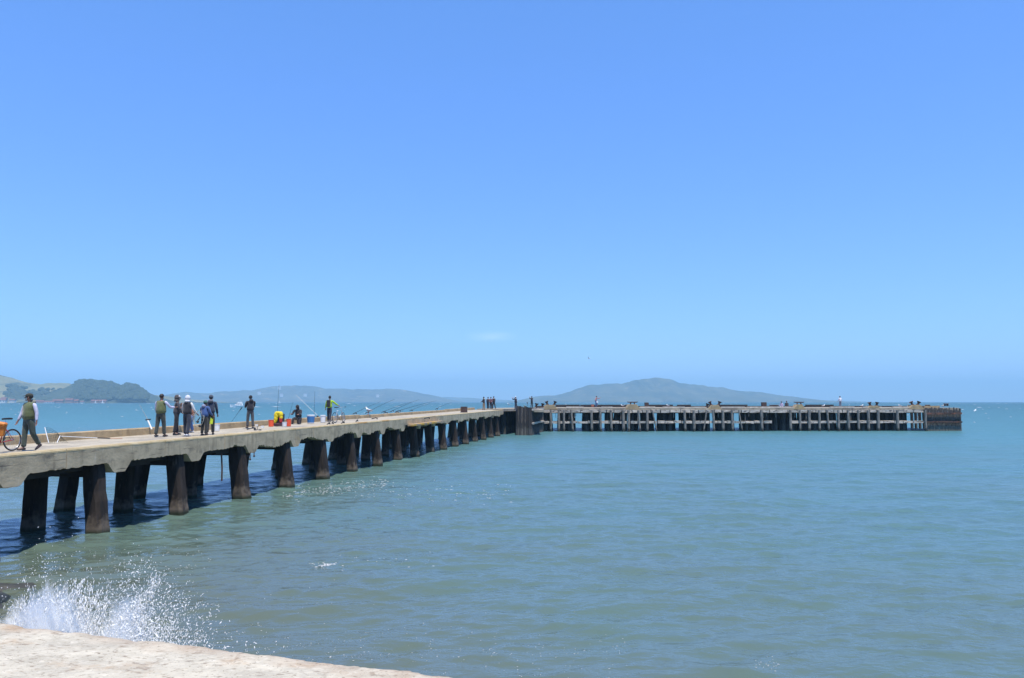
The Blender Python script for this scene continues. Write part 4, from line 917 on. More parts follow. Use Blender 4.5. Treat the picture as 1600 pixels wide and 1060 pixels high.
for lb, px, py, rz, H, kw, g in small: person(lb, on_deck(px, py), rz, H, group=g, hands=False, **kw)
def head_pt(px, n): x = hx(px, n); p = HA + hp(x, n, HZ + .02); return p
person('person in white cap raising both hands on the pier corner', Vector((.50, 101.9, zdeck(76))) , 55, 1.78, arms=((75, 6, 70), (75, 6, 70)), top=navy, pants=(.03, .035, .06), hat=('cap', (.75, .75, .75)), hands=False, bulk=.04)
p_ = head_pt(831, 2.0); person('person in dark clothes raising both hands left on the pier head', p_, 30, 1.75, arms=((80, 8, 80), (80, 8, 80)), top=(.02, .02, .03), pants=(.012, .012, .016), hands=False)
p_ = head_pt(931, .35); p_.z = HZ + .1; person('person in dusty pink top and blue jeans stepping up on the pier head edge', p_, -60, 1.72, legs=((55, 6, 60), (-4, 4, 2)), arms=((60, 20, 50), (70, 30, 40)), lean=12, top=(.42, .22, .22), pants=(.045, .10, .24), hands=False)
p_ = head_pt(1313.5, 3.5); person('person in white shirt and grey trousers standing alone on the pier head', p_, 10, 1.80, legs=((-3, 7, 2), (3, 7, 2)), arms=((10, 14, 20), (10, 14, 20)), top=(.72, .72, .76), pants=(.16, .17, .22), hands=False, hat=('cap', (.12, .10, .10)))
p_ = head_pt(1221.5, 4); person('seated person in pale lilac top on the pier head beside the black clad person', p_, 160, 1.72, legs=((85, 12, 80), (85, 12, 80)), sit=.18, top=(.48, .40, .52), pants=(.40, .38, .42), hands=False, hat=('sun', (.05, .05, .07)))
p_ = head_pt(1229.5, 4); person('seated person in black jacket with red bag on the pier head', p_, -160, 1.78, legs=((85, 12, 80), (85, 12, 80)), sit=.22, top=(.03, .025, .03), pants=(.06, .03, .03), hands=False, bulk=.05, hat=('sun', (.08, .07, .07)))
#@@GEAR

# ================================================================== GEAR ON THE PIER
def plain(name, c, rough=.5, metal=0): return mat(name, c, tuple(x * .85 for x in c), scale=14, rough=rough, metal=metal)
m_blk = plain('black rubber', (.016, .016, .018), .6); m_steel = plain('bright steel', (.55, .55, .56), .3, .8); m_wht = plain('white plastic', (.80, .80, .78)); m_org = plain('orange plastic', (.85, .10, .03)); m_red = plain('red paint', (.38, .02, .025), .35)
# ---------------- bicycles
def bicycle(label, rear, rz, frame_m, tint_m, turn=0, group=None, lean=4):
    root = empty('bicycle', rear, 0, label, 'bicycle', group); root.rotation_euler = (R(lean), 0, R(rz))          # local +x runs forward
    r = .335; wb = 1.04
    for x, st in ((0, 0), (wb, turn)):
        ax = Vector((-math.sin(R(st)), math.cos(R(st)), 0)); c = Vector((x, 0, r)); a = MB(); a.ring(c, r - .018, .020, ax, 32, 8); wo = a.build('wheel', m_blk, root, smooth=True)
        b = MB(); b.ring(c, r - .045, .010, ax, 32, 6); b.build('rim', tint_m, wo, smooth=True)
        b = MB(); fwd = Vector((math.cos(R(st)), math.sin(R(st)), 0))
        for k in range(16): t = 2 * math.pi * k / 16; e = fwd * math.cos(t) + Vector((0, 0, 1)) * math.sin(t); b.tube([c + ax * .02 * (-1) ** k, c + e * (r - .05)], .0022, 4)
        b.tube([c - ax * .05, c + ax * .05], .022, 8); b.build('spokes', m_steel, wo)
    bb_ = Vector((.43, 0, .28)); st_ = Vector((.27, 0, .80)); hd = Vector((.86, 0, .82)); hl = Vector((.90, 0, .66)); b = MB()
    for p, q, t in ((bb_, st_, .017), (st_ + Vector((.02, 0, -.06)), hd, .016), (bb_, hl, .019), (hd, hl, .02)): b.tube([p, q], t, 8)
    for sy in (-.05, .05): b.tube([bb_ + Vector((0, sy * .5, 0)), Vector((0, sy, r))], .010, 6); b.tube([st_ + Vector((.01, 0, -.06)), Vector((0, sy, r))], .009, 6)
    b.build('frame', frame_m, root, smooth=True)
    f = Vector((math.cos(R(turn)), math.sin(R(turn)), 0)); sdv = Vector((-f.y, f.x, 0)); b = MB(); hub = Vector((wb, 0, r))
    for sy in (-.05, .05): b.tube([hl + sdv * sy + Vector((0, 0, -.02)), hub + sdv * sy], .013, 6)
    b.tube([hl + sdv * -.05 + Vector((0, 0, -.02)), hl + sdv * .05 + Vector((0, 0, -.02))], .014, 6); b.build('fork', frame_m, root, smooth=True)
    b = MB(); b.tube([hd, hd + Vector((-.03, 0, .14)), hd + f * .05 + Vector((0, 0, .17))], .013, 6); c = hd + f * .05 + Vector((0, 0, .18)); b.tube([c - sdv * .29 - f * .05, c - sdv * .12, c + sdv * .12, c + sdv * .29 - f * .05], .012, 6); hb_ = b.build('handlebar', m_steel, root, smooth=True)
    for sy in (-1, 1): g = MB(); g.tube([c + sdv * sy * .18 - f * .02, c + sdv * sy * .31 - f * .055], .018, 8); g.build('grip', m_blk, hb_, smooth=True)
    b = MB(); b.tube([st_, st_ + Vector((-.03, 0, .13))], .014, 6); b.build('seat_post', m_steel, root)
    b = MB(); z = .95; b.prism([Vector((.05, -.075, z)), Vector((.05, .075, z)), Vector((.16, .06, z + .01)), Vector((.38, .018, z)), Vector((.38, -.018, z)), Vector((.16, -.06, z + .01))], (0, 0, .05)); b.build('saddle', m_blk, root, bevel=.012)
    b = MB(); b.ring(bb_ + Vector((0, -.06, 0)), .085, .008, (0, 1, 0), 20, 6); b.tube([bb_ + Vector((0, -.07, 0)), bb_ + Vector((.11, -.08, -.13))], .010, 6); b.tube([bb_ + Vector((0, .07, 0)), bb_ + Vector((-.11, .08, .13))], .010, 6); b.box(bb_ + Vector((.11, -.13, -.135)), (.09, .09, .02)); b.box(bb_ + Vector((-.11, .13, .135)), (.09, .09, .02)); b.build('crank', m_blk, root)
    return root
rear = on_deck(19, 705.0); bk = bicycle('red bicycle at the far left edge with orange bag', rear, 258, m_red, m_steel, turn=-18, lean=3)
# orange bag hung on its front
b = MB(); b.box((0, 0, 0), (.30, .20, .42), None, .03); b.box((0, -.02, .18), (.24, .22, .10), None, .02); o = b.build('shoulder_bag', mat('orange nylon', (.62, .20, .02), (.42, .12, .015), scale=6, rough=.6), None, bevel=.04)
q = PY(0, 671, rear.y - .75); o.location = q; o.rotation_euler = (.1, .12, .5); tag(o, 'orange bag hung on the front of the red bicycle', 'bag')
bicycle('silver bicycle held by the person in the lime jacket', on_deck(523.5, 661.0), 72, m_steel, m_steel, turn=14, lean=-3)
# ---------------- buckets
def bucket(label, px, py, m, H=.38, rt=.15, rb=.13, group=None, lid=False, band=None):
    root = empty('bucket', on_deck(px, py), 0, label, 'bucket', group); b = MB()
    b.lathe([(rb, 0), (rb + .004, .01), (rt, H), (rt + .008, H), (rt + .008, H - .03), (rt - .004, H - .035)][:3] + [(rt + .010, H - .002), (rt + .010, H + .012), (rt - .012, H + .012), (rb - .01, .02)], 24); b.build('tub', m, root, smooth=False)
    b = MB(); pts = [Vector((rt * 1.05 * math.cos(t), rt * .25 * math.sin(t) - .04, H - .02 - .11 * math.sin(t))) for t in [math.pi * k / 10 for k in range(11)]]; b.tube(pts, .004, 5); b.build('handle', m_steel, root)
    if lid: b = MB(); b.lathe([(rt + .016, H - .02), (rt + .018, H + .025), (rt - .02, H + .035)], 24); b.build('lid', m_wht, root)
    if band: b = MB(); b.lathe([(rb + .008, .05), (rt + .003, H - .07)], 24); b.build('wrap', band, root)
    return root
bucket('orange bucket left of the yellow backpack', 423.5, 666.8, m_org, group='orange buckets', H=.36)
bucket('orange bucket right of the small white tub', 451, 666.3, m_org, group='orange buckets', H=.40, rt=.13, rb=.12)
bucket('small white bucket between the yellow backpack and the orange bucket', 444.5, 666.8, m_wht, H=.24, rt=.13, rb=.11)
bucket('white bucket beside the kerb right of the hooded group', 338.5, 673.6, m_wht, H=.30, rt=.145, rb=.125)
m_blue = plain('blue label', (.04, .18, .42))
bucket('large white bucket with blue wrap and lid beside the seated person', 485.5, 661.8, m_wht, H=.50, rt=.24, rb=.20, lid=True, band=m_blue)
bucket('white lidded bucket at the left of the lime jacketed person', 504.5, 660.2, m_wht, H=.44, rt=.17, rb=.15, lid=True)
# ---------------- backpack trolley with yellow jacket
root = empty('trolley_bag', on_deck(437, 666.2), R(-8), 'black wheeled backpack draped with bright yellow rain jacket', 'backpack')
b = MB(); b.box((0, 0, .38), (.46, .28, .70), None, .03); b.build('bag', m_blk, root, bevel=.05)
b = MB(); b.box((-.02, -.05, .10), (.52, .36, .18), None, .02); b.build('base', plain('maroon fabric', (.06, .02, .035), .8), root, bevel=.04)
m_yel = mat('yellow rain jacket', (.80, .66, .01), (.66, .50, .01), scale=8, rough=.6, bump=.03)
b = MB(); rg = random.Random(4)
for cx, cz, rx, rz in ((-.14, .62, .15, .22), (-.17, .42, .12, .2), (.12, .66, .14, .18), (-.02, .74, .2, .1), (-.2, .28, .08, .14), (.15, .5, .1, .14)): b.ball((cx, -.15 + rg.uniform(-.02, .02), cz), (rx, .08, rz), 10)
b.build('yellow_jacket', m_yel, root, smooth=True)
b = MB(); b.box((.14, -.17, .34), (.16, .10, .26), None, .03); b.build('red_pouch', plain('red fabric', (.45, .03, .03), .8), root, bevel=.03)
# ---------------- seat of the seated angler
b = MB(); b.lathe([(.13, 0), (.16, .36), (.165, .37), (.10, .375)], 18); o = b.build('seat_bucket', m_blk); q = on_deck(466.5, 662.2); o.location = q + Vector((0, .12, 0)); tag(o, 'dark bucket used as a seat by the person in the black coat', 'bucket')
# ---------------- yellow bag in hand
b = MB(); b.box((0, 0, 0), (.12, .08, .42), None, .015); o = b.build('carrier_bag', mat('fluorescent bag', (.70, .85, .06), (.6, .7, .05), scale=6, rough=.5), None, bevel=.02); o.location = PY(331, 655.5, 34.5); o.rotation_euler = (0, .1, .2); tag(o, 'bright yellow bag hanging from the hand of the navy jacketed person', 'bag')
# ---------------- nets
m_net = plain('pale net cord', (.42, .45, .38), .9)
def crab_net(label, c, rad, ax, parts_m=m_wht, mesh_m=None, depth=.22):
    root = empty('hoop_net', c, 0, label, 'net'); ax = Vector(ax).normalized(); ref = Vector((0, 0, 1)); a = (ref - ax * ref.dot(ax)).normalized(); b_ = ax.cross(a)
    h = MB(); h.ring((0, 0, 0), rad, .012, ax, 28, 6); h.build('hoop', parts_m, root, smooth=True)
    g = MB()
    for k in range(16):
        t = 2 * math.pi * k / 16; e = a * math.cos(t) + b_ * math.sin(t); g.tube([e * rad, e * rad * .75 + ax * depth * .6, e * rad * .3 + ax * depth], .0035, 4, caps=False)
    for f, d in ((.9, .28), (.75, .6), (.52, .82), (.3, 1.0)): g.ring(ax * depth * d, rad * f, .0035, ax, 24, 4)
    g.build('netting', mesh_m or m_net, root); return root
q = on_deck(80, 692.5); root = empty('crab_net', q, 0, 'collapsed crab net with white bars lying against the far kerb', 'net')
b = MB(); b.tube([PY(70, 668, q.y) - q, PY(76, 692, q.y - .1) - q], .014, 6); b.build('bar', m_wht, root)
b = MB(); b.tube([PY(94, 681, q.y + .2) - q, PY(89, 692, q.y) - q], .012, 6); b.build('bar', m_wht, root)
b = MB(); m_dn = plain('dark green net', (.05, .08, .07), .9)
t_ = [PY(70, 668, q.y) - q, PY(79, 669.5, q.y + .05) - q, PY(88, 675, q.y + .1) - q, PY(94, 681, q.y + .2) - q]; u_ = [PY(75, 692, q.y - .1) - q, PY(82, 693, q.y) - q, PY(96, 693, q.y + .3) - q, PY(106, 692, q.y + .5) - q]
for k in range(13):
    t = k / 12 * 2.999; i = int(t); f = t - i; b.tube([t_[i].lerp(t_[i + 1], f), u_[i].lerp(u_[i + 1], f)], .004, 4)
for k in range(8):
    f = k / 7; b.tube([x_.lerp(y_, f) for x_, y_ in zip(t_, u_)], .004, 4)
b.build('netting', m_dn, root)
root = empty('landing_pole', q, 0, 'white pole with dark grip lying beside the crab net', 'pole'); b = MB(); b.tube([PY(96, 682, q.y + .3) - q, PY(152, 684.6, q.y + 1.9) - q], .012, 6); b.build('shaft', m_wht, root)
b = MB(); b.tube([PY(152, 684.6, q.y + 1.9) - q, PY(172, 685.2, q.y + 2.4) - q], .02, 6); b.build('grip', m_blk, root); b = MB(); b.tube([PY(172, 685.2, q.y + 2.4) - q, PY(191, 685, q.y + 2.9) - q], .014, 6); b.build('tip', plain('faded orange', (.55, .28, .15)), root)
crab_net('round hoop net with pale green mesh held by the bending person', PY(311, 654, 33.8), .36, (-.55, -.75, .1), plain('pale hoop', (.5, .5, .42)), m_net)
# ---------------- fishing rods
m_rod = plain('carbon rod', (.022, .025, .030), .4); m_rodw = plain('pale fibreglass rod', (.60, .58, .52), .4)
def rod(label, a, c, group=None, reel=.12, m=None, bend=.0, r0=.013, r1=.004, grip=.14):
    a, c = Vector(a), Vector(c); d = c - a; root = empty('fishing_rod', a, 0, label, 'fishing rod', group); n = d.normalized(); L = d.length; dn = Vector((0, 0, -1))
    b = MB(); pts = [d * (k / 8) + dn * bend * (k / 8) ** 3 for k in range(9)]; b.tube(pts, [r0 + (r1 - r0) * k / 8 for k in range(9)], 6); b.build('blank', m or m_rod, root)
    b = MB(); b.tube([Vector((0, 0, 0)), n * grip * L], r0 * 1.7, 8); b.build('grip', m_blk, root)
    if reel: b = MB(); p = n * (grip * L + .05) + Vector((0, 0, -.07)); sd_ = n.cross(Vector((0, 0, 1))).normalized(); b.tube([p - sd_ * .04, p + sd_ * .05], .042, 10); b.tube([p, p + Vector((0, 0, .07))], .012, 6); b.tube([p + sd_ * .05, p + sd_ * .05 + Vector((0, .0, -.07)), p + sd_ * .09 + Vector((0, 0, -.07))], .008, 5); b.build('reel', m_blk, root)
    return root
def edge_pt(px, py, up=.05, d=-.12):
    r = ray(px, py); o = Vector((0, 0, EYE)); t = ((A + NN * d) - o).dot(NN) / r.dot(NN); return o + r * t
def far_kerb_pt(px, d=-3.6, up=.34):
    r = ray(px, 650); o = Vector((0, 0, EYE)); t = ((A + NN * d) - o).dot(NN) / r.dot(NN); p = o + r * t; s_ = (p - A).dot(U); p.z = zdeck(s_) + up; return p
rod('black fishing rod with reel propped low on the near edge right of the lone angler', on_deck(386, 672.9) + Vector((0, 0, .05)), PY(417, 663, 41.0), grip=.35)
b = MB(); q = on_deck(402, 672.6)
for dx in (-.10, .14): b.lathe([(.07, 0), (.075, .03), (.05, .05)], 10, (dx, 0, 0))
b.tube([(0, 0, .02), (.02, 0, .20)], .012, 6); b.tube([(-.1, 0, .03), (.14, 0, .03)], .012, 6); o = b.build('rod_rest', m_blk); o.location = q; tag(o, 'small black rod rest on the near edge under the low rod', 'rod rest')
gA = 'rods leaning over the pier edge'
rods = [((551, 650.5), (595, 625.5)), ((570.5, 648), (616.5, 622)), ((596, 644), (643, 626)), ((609, 645.5), (655, 622.5)), ((618, 645), (682, 624.5)), ((640, 641), (672, 629)), ((680, 644.5), (706, 627))]
names = ['leftmost of the rods leaning right beyond the silver bicycle', 'second rod right of the silver bicycle, above the standing gull', 'third rod right of the silver bicycle, leaning low', 'fourth rod, its butt beside the black reels', 'longest rod, reaching furthest right over the kerb', 'short thin rod leaning right above the far kerb', 'rod leaning right just left of the rusty square post']
for (a, c), nm_ in zip(rods, names):
    pa = deck_pt(a[0], a[1], .0); s_ = (pa - A).dot(U); dd = (pa - A).dot(NN)
    if dd < -3.5: pa = far_kerb_pt(a[0])
    pc = PY(c[0], c[1], pa.y + 1.2); rod(nm_, pa + Vector((0, 0, .03)), pc, gA, bend=.12, r0=.018, r1=.007, grip=.10)
for i, (px, py) in enumerate(((586, 655.5), (603, 646.5), (614, 648), (621, 645.5), (668, 655))):     # butts and reels lying on the edge
    p = deck_pt(px, py); rod(['short rod butt with black reel lying on the edge below the gull', 'rod butt with reel at the foot of the third rod', 'black reel and butt lying on the edge left of two', 'black reel and butt lying on the edge right of two', 'rod butt lying on the timber ledge edge'][i], p + Vector((-.25, 0, .05)), p + Vector((.55, .45, .22)), 'rod butts on the near edge', r0=.022, r1=.016, grip=.4)
for i, ((a, c)) in enumerate((((432, 662), (436, 601)), ((448, 661), (458, 628)))):
    p = on_deck(a[0], a[1] + 3.5); rod(['tall thin rod standing upright behind the yellow backpack', 'thin rod rising at a slant right of the yellow backpack'][i], p, PY(c[0], c[1], p.y + .3), 'upright rods by the backpack', r0=.012, r1=.005)
p = on_deck(502, 657.5); rod('pale fishing rod slanting up left over the kerb behind the blue bucket', p + Vector((0, 0, .1)), PY(463, 618, p.y + 1.5), None, m=m_rodw, r0=.018, r1=.008)
p = on_deck(490.5, 657.5); rod('thin dark rod standing upright behind the blue bucket', p + Vector((0, 0, .1)), PY(492, 612, p.y + .2), None, r0=.014, r1=.006)
p = h8; rod('long rod held by the lone person in the black puffer jacket', PY(378, 637, 42.6), PY(361, 660.5, 46.5), None, reel=0, r0=.014, r1=.006)
p = on_deck(533, 662.5); rod('short rod propped on the near edge beside the silver bicycle', p, PY(542, 654, p.y + .8), None, r0=.018, r1=.01, grip=.4)
for i, (a, c) in enumerate((((511, 663.5), (519, 656.5)), ((521, 662.5), (517.5, 656)), ((556, 659.5), (561, 652)))):
    p = on_deck(*a); rod(['short rod butt crossing another at the feet of the lime jacketed person', 'second of the two crossed butts near the silver rear wheel', 'short pale rod butt leaning at the edge right of the bicycle'][i], p, PY(c[0], c[1], p.y + .6), 'crossed rod butts at the edge', r0=.018, r1=.012, grip=.4, reel=.1)
q = far_kerb_pt(235, -3.45, .0); root = empty('rod_holder', q, 0, 'white tube rod holder with a thin rod standing at the far kerb', 'rod holder'); t1, t2 = PY(231, 657, q.y + .1) - q, PY(237, 671, q.y) - q
b = MB(); b.tube([t1, t2], .035, 8); b.build('tube', m_wht, root); b = MB(); b.tube([t1 + Vector((0, 0, .02)), PY(217, 631, q.y + .4) - q], [.012, .004], 6); b.build('rod', m_rod, root); b = MB(); b.tube([t1 + Vector((-.1, 0, .02)), t1 + Vector((.12, 0, .04))], .03, 8); b.build('reel', m_blk, root)
b = MB(); b.tube([PY(307, 660, 33) - PY(307, 660, 33), PY(313, 652, 33) - PY(307, 660, 33)], .02, 6); b.ball((.05, 0, .02), .06, 8); b.ball((.16, 0, -.16), (.08, .06, .06), 8); o = b.build('net_winch', m_blk); o.location = PY(307, 660, 33.4); tag(o, 'small black reel and handle hanging below the round net', 'reel')
# ---------------- clutter on the deck
for i, (px, py, c, sz, lb) in enumerate(((410, 668.5, m_wht, (.14, .1, .08), 'small white bait tub on the deck beside the low rod'), (400, 666.6, m_wht, (.18, .12, .10), 'white box on the deck behind the low rod rest'), (284, 674, m_wht, (.3, .12, .1), 'white shoe shaped bundle lying by the far kerb in the hooded group'), (604, 650, m_wht, (.2, .14, .14), 'small white box between the reels on the far stretch'), (619, 649.4, m_wht, (.2, .14, .12), 'white tub beside the right hand reels'))):
    b = MB(); b.box((0, 0, sz[2] / 2), sz, None, .008); b.box((0, 0, sz[2] + .008), (sz[0] * 1.06, sz[1] * 1.06, .016)); o = b.build('bait_box', c, None, bevel=.006); o.location = on_deck(px, py); tag(o, lb, 'box')
# ---------------- gulls
m_gw = plain('gull white', (.85, .85, .84), .8); m_gg = plain('gull grey', (.30, .31, .34), .8)
def gull(label, loc, rz, k=1.0, group='gulls standing on the pier'):
    root = empty('gull', loc, R(rz), label, 'gull', group); b = MB(); b.tube([Vector((0, -.20, .17)) * k, Vector((0, -.1, .20)) * k, Vector((0, .02, .22)) * k, Vector((0, .12, .26)) * k, Vector((0, .15, .34)) * k, Vector((0, .18, .37)) * k, Vector((0, .22, .365)) * k], [(.02 * k, .01 * k), (.05 * k, .045 * k), (.075 * k, .075 * k), (.055 * k, .055 * k), (.035 * k, .035 * k), (.036 * k, .034 * k), (.018 * k, .016 * k)], 10); b.build('body', m_gw, root, smooth=True)
    for sx in (-1, 1):
        w_ = MB(); w_.tube([Vector((sx * .06, .08, .24)) * k, Vector((sx * .075, -.06, .23)) * k, Vector((sx * .03, -.28, .19)) * k], [(.02 * k, .05 * k), (.018 * k, .05 * k), (.006 * k, .012 * k)], 8); w_.build('wing', m_gg, root, smooth=True)
        w_ = MB(); w_.tube([Vector((sx * .03, .02, .16)) * k, Vector((sx * .03, .02, 0)) * k], .007 * k, 5); w_.box(Vector((sx * .03, .04, .006)) * k, (.04 * k, .06 * k, .01 * k)); w_.build('leg', m_org, root)
    b = MB(); b.tube([Vector((0, .21, .365)) * k, Vector((0, .27, .35)) * k], [.012 * k, .004 * k], 6); b.build('beak', m_yel, root); return root
q = far_kerb_pt(576, -3.6, .26); gull('large white gull standing on the far kerb under the leaning rods', q, 60, 1.55)
q = far_kerb_pt(794.5, -3.5, .28); gull('white gull on the kerb left of the corner person', q, 90, 1.1)
hg = [(973, 9, 'white gull between the pink topped person and the square cleat plinth'), (1044, 13, 'white gull right of the first square post on the pier head'), (1287, 5, 'white gull left of the person in the white shirt'), (1347, 5, 'white gull right of the person in the white shirt'), (1407, 6, 'white gull between the two pairs of mooring horns at the right'), (1474, 4, 'white gull beside the rightmost mushroom bollard')]
for px, n, lb in hg: gull(lb, head_pt(px, n), random.choice((80, -80, 60)), 1.25)
def flying(label, loc, rz, k, roll=15):
    root = empty('gull', loc, R(rz), label, 'gull'); root.rotation_euler = (0, R(roll), R(rz)); b = MB(); b.tube([Vector((0, -.28, 0)) * k, Vector((0, -.1, 0)) * k, Vector((0, .1, 0)) * k, Vector((0, .24, .02)) * k, Vector((0, .30, .01)) * k], [(.03 * k, .01 * k), (.05 * k, .05 * k), (.06 * k, .06 * k), (.035 * k, .035 * k), (.01 * k, .01 * k)], 8); b.build('body', m_gw, root, smooth=True)
    for sx in (-1, 1):
        w_ = MB(); w_.tube([Vector((sx * .04, .05, .03)) * k, Vector((sx * .34, .10, .16)) * k, Vector((sx * .72, -.06, .10)) * k], [(.012 * k, .10 * k), (.012 * k, .085 * k), (.004 * k, .02 * k)], 8, up=Vector((0, 0, 1))); w_.build('wing', m_gw, root, smooth=True)
flying('white gull gliding alone in the sky above the island', PY(920.5, 560.5, 150), 70, 1.0, 20)
flying('white gull flying low over the water right of the pier head', PY(1524, 642, 150), 40, .9, -20)
# ---------------- mooring irons on the head
m_iron = mat('rusty mooring iron', (0.085, 0.045, 0.032), (0.04, 0.026, 0.022), scale=12, rough=.85, c3=(0.22, 0.10, 0.06), s3=6)
def horn(label, p, lean, h=.75, k=1.0, group=None):
    root = empty('mooring_bollard', p, HANG, label, 'bollard', group); b = MB(); d = Vector((math.sin(R(lean)), 0, math.cos(R(lean))))
    b.tube([Vector((0, 0, -.02)), d * .12 * k, d * h * .55 * k, d * h * .8 * k, d * h * k], [.24 * k, .17 * k, .155 * k, .25 * k, .33 * k], 14); b.build('post', m_iron, root, smooth=False); b = MB(); b.box((0, 0, .02), (.6 * k, .5 * k, .05)); b.build('base_plate', m_iron, root)
def hpt(px, n, z): p = HA + hp(hx(px, n), n, HZ + z); return p
gB = 'mooring horns in pairs on the pier head'
for px, n, z, lean, lb in ((837.5, .6, .1, 12, 'dark mooring horn just right of the dark clothed person'), (846.8, .6, .1, 16, 'mooring horn standing alone left of the first plinth pair'), (855.5, .5, .46, -18, 'left horn of the pair on the first plinth'), (866, .5, .46, 20, 'right horn of the pair on the first plinth'),
                           (1104, .6, .1, 24, 'leftmost of the three horns at the middle of the pier head'), (1111.5, .5, .42, -24, 'middle one of the three horns at the middle plinth'), (1123, .5, .42, 24, 'rightmost of the three horns at the middle plinth'),
                           (1360.5, .5, .3, -14, 'left horn of the pair on the yellowish plinth'), (1370, .5, .3, 14, 'right horn of the pair on the yellowish plinth'), (1426.5, .5, .42, -24, 'left horn of the widest splayed pair near the right end'), (1434.5, .5, .42, 26, 'right horn of the widest splayed pair near the right end')):
    horn(lb, hpt(px, n, z), lean, .62 if px < 850 else .58, .95, gB)
for px, n, z, lb in ((1450, 2.0, .1, 'low mushroom bollard left of the last plinth on the rusty fender end'), (1479, 1.6, .3, 'rightmost low mushroom bollard on the fender end')):
    root = empty('mushroom_bollard', hpt(px, n, z), HANG, lb, 'bollard', 'mushroom bollards at the right end'); 
    for dx in (-.2, .2): b = MB(); b.lathe([(.15, 0), (.13, .12), (.15, .2), (.24, .26), (.22, .33), (.1, .36)], 14, (dx, 0, 0)); b.build('post', m_iron, root)
    b = MB(); b.box((0, 0, -.02), (.9, .5, .06)); b.build('base_plate', m_iron, root)
def cleat(label, p, w_=1.6, leg=.3):
    root = empty('kevel_cleat', p, HANG, label, 'cleat', 'T shaped cleats on the pier head'); b = MB(); b.tube([(-w_ / 2, 0, leg + .10), (-w_ * .38, 0, leg + .05), (0, 0, leg + .05), (w_ * .38, 0, leg + .05), (w_ / 2, 0, leg + .10)], [.045, .08, .09, .08, .045], 8); b.build('bar', m_iron, root)
    for sx in (-1, 1): b = MB(); b.tube([(sx * .32, 0, 0), (sx * .26, 0, leg)], .09, 8); b.build('leg', m_iron, root)
    b = MB(); b.box((0, 0, .01), (1.0, .4, .04)); b.build('base_plate', m_iron, root)
cleat('T shaped cleat on the plinth left of the first square post', hpt(988.5, .5, .50)); cleat('T shaped cleat on the plinth right of the seated people', hpt(1249, .5, .48)); cleat('low wide cleat standing on the deck left of the seated people', hpt(1210, .8, .06), 1.5, .26)
def square_post(label, p, w_, h, group='rusty square posts', rz=HANG):
    root = empty('square_post', p, rz, label, 'post', group); b = MB(); t = .04
    for sx, sy, lx, ly in ((0, -1, w_, t), (0, 1, w_, t), (-1, 0, t, w_ - 2 * t - .004), (1, 0, t, w_ - 2 * t - .004)): b.box((sx * (w_ - t) / 2, sy * (w_ - t) / 2, h / 2), (lx, ly, h), None, .004)
    b.build('shell', m_iron, root); b = MB(); b.box((0, 0, h * .92), (w_ - .1, w_ - .1, .03)); b.build('lid', m_iron, root); b = MB(); b.box((0, 0, .02), (w_ + .12, w_ + .12, .04)); b.build('base_plate', m_iron, root)
p = on_deck(725, 644.5); square_post('rusty square post standing on the narrow pier right of the rods', p + NN * .0, .62, .62, rz=PIER_ANG)
square_post('small square post on the left half of the pier head', hpt(1010.5, 1.0, .02), .56, .78); square_post('dark square post left of the seated people on the pier head', hpt(1194, 1.0, .02), .64, .82)
b = MB(); b.box((0, 0, .15), (.36, .3, .3), None, .02); b.box((0, 0, .31), (.40, .34, .03)); o = b.build('tackle_box', plain('faded red box', (.45, .14, .08), .7), None, bevel=.02); o.location = hpt(926, .6, .2); o.rotation_euler = (0, 0, HANG); tag(o, 'faded red box on the deck beside the pink topped person', 'box')
b = MB(); b.box((0, 0, .12), (.3, .1, .30), None, .02); b.ring((0, 0, .30), .07, .008, (0, 1, 0), 12, 5); o = b.build('tote_bag', m_wht, None, bevel=.02); o.location = hpt(933, .3, .78); tag(o, 'white bag held by the pink topped person', 'bag')
b = MB(); b.tube([(0, 0, 0), (0, 0, .5)], .03, 6); b.box((0, 0, .5), (.22, .05, .12)); o = b.build('low_marker', m_iron, None); o.location = hpt(824, 1, .25); tag(o, 'low dark marker post between the two dark figures at the corner', 'post')
# ---------------- motor yacht and distant sails
b0 = PZ(371, 636.6); YS = 1.35; root = empty('motor_yacht', b0, R(196), 'white motor yacht crossing the bay left of the lone angler', 'boat')
b = MB(); L = 8.0; sec = []
for x, hw, zt in ((-4, 1.15, 1.0), (-2, 1.3, 1.0), (0, 1.3, 1.1), (2, 1.05, 1.3), (3.3, .55, 1.55), (4.2, .05, 1.75)):
    sec.append([Vector((x, -hw, zt)), Vector((x * .97, -hw * .7, -.2)), Vector((x * .97, hw * .7, -.2)), Vector((x, hw, zt))])
vs = [p for q in sec for p in q]; fs = []
for i in range(5):
    for k in range(3): fs.append((i * 4 + k, i * 4 + k + 1, i * 4 + k + 5, i * 4 + k + 4))
    fs.append((i * 4 + 3, i * 4, i * 4 + 4, i * 4 + 7))
fs += [(0, 1, 2, 3), (20, 23, 22, 21)]; b.add(vs, fs); m_bw = plain('bright white gelcoat', (.93, .93, .92), .3); b.build('hull', m_bw, root)
b = MB(); b.prism([Vector((-3.2, -1, 1.1)), Vector((1.9, -1, 1.2)), Vector((.8, -1, 2.35)), Vector((-2.9, -1, 2.35))], (0, 2, 0)); b.build('cabin', m_bw, root)
b = MB(); b.prism([Vector((-2.6, -1.02, 1.7)), Vector((1.25, -1.02, 1.7)), Vector((.95, -1.02, 2.1)), Vector((-2.6, -1.02, 2.1))], (0, 2.04, 0)); b.build('window', plain('tinted glass', (.03, .05, .07), .1), root)
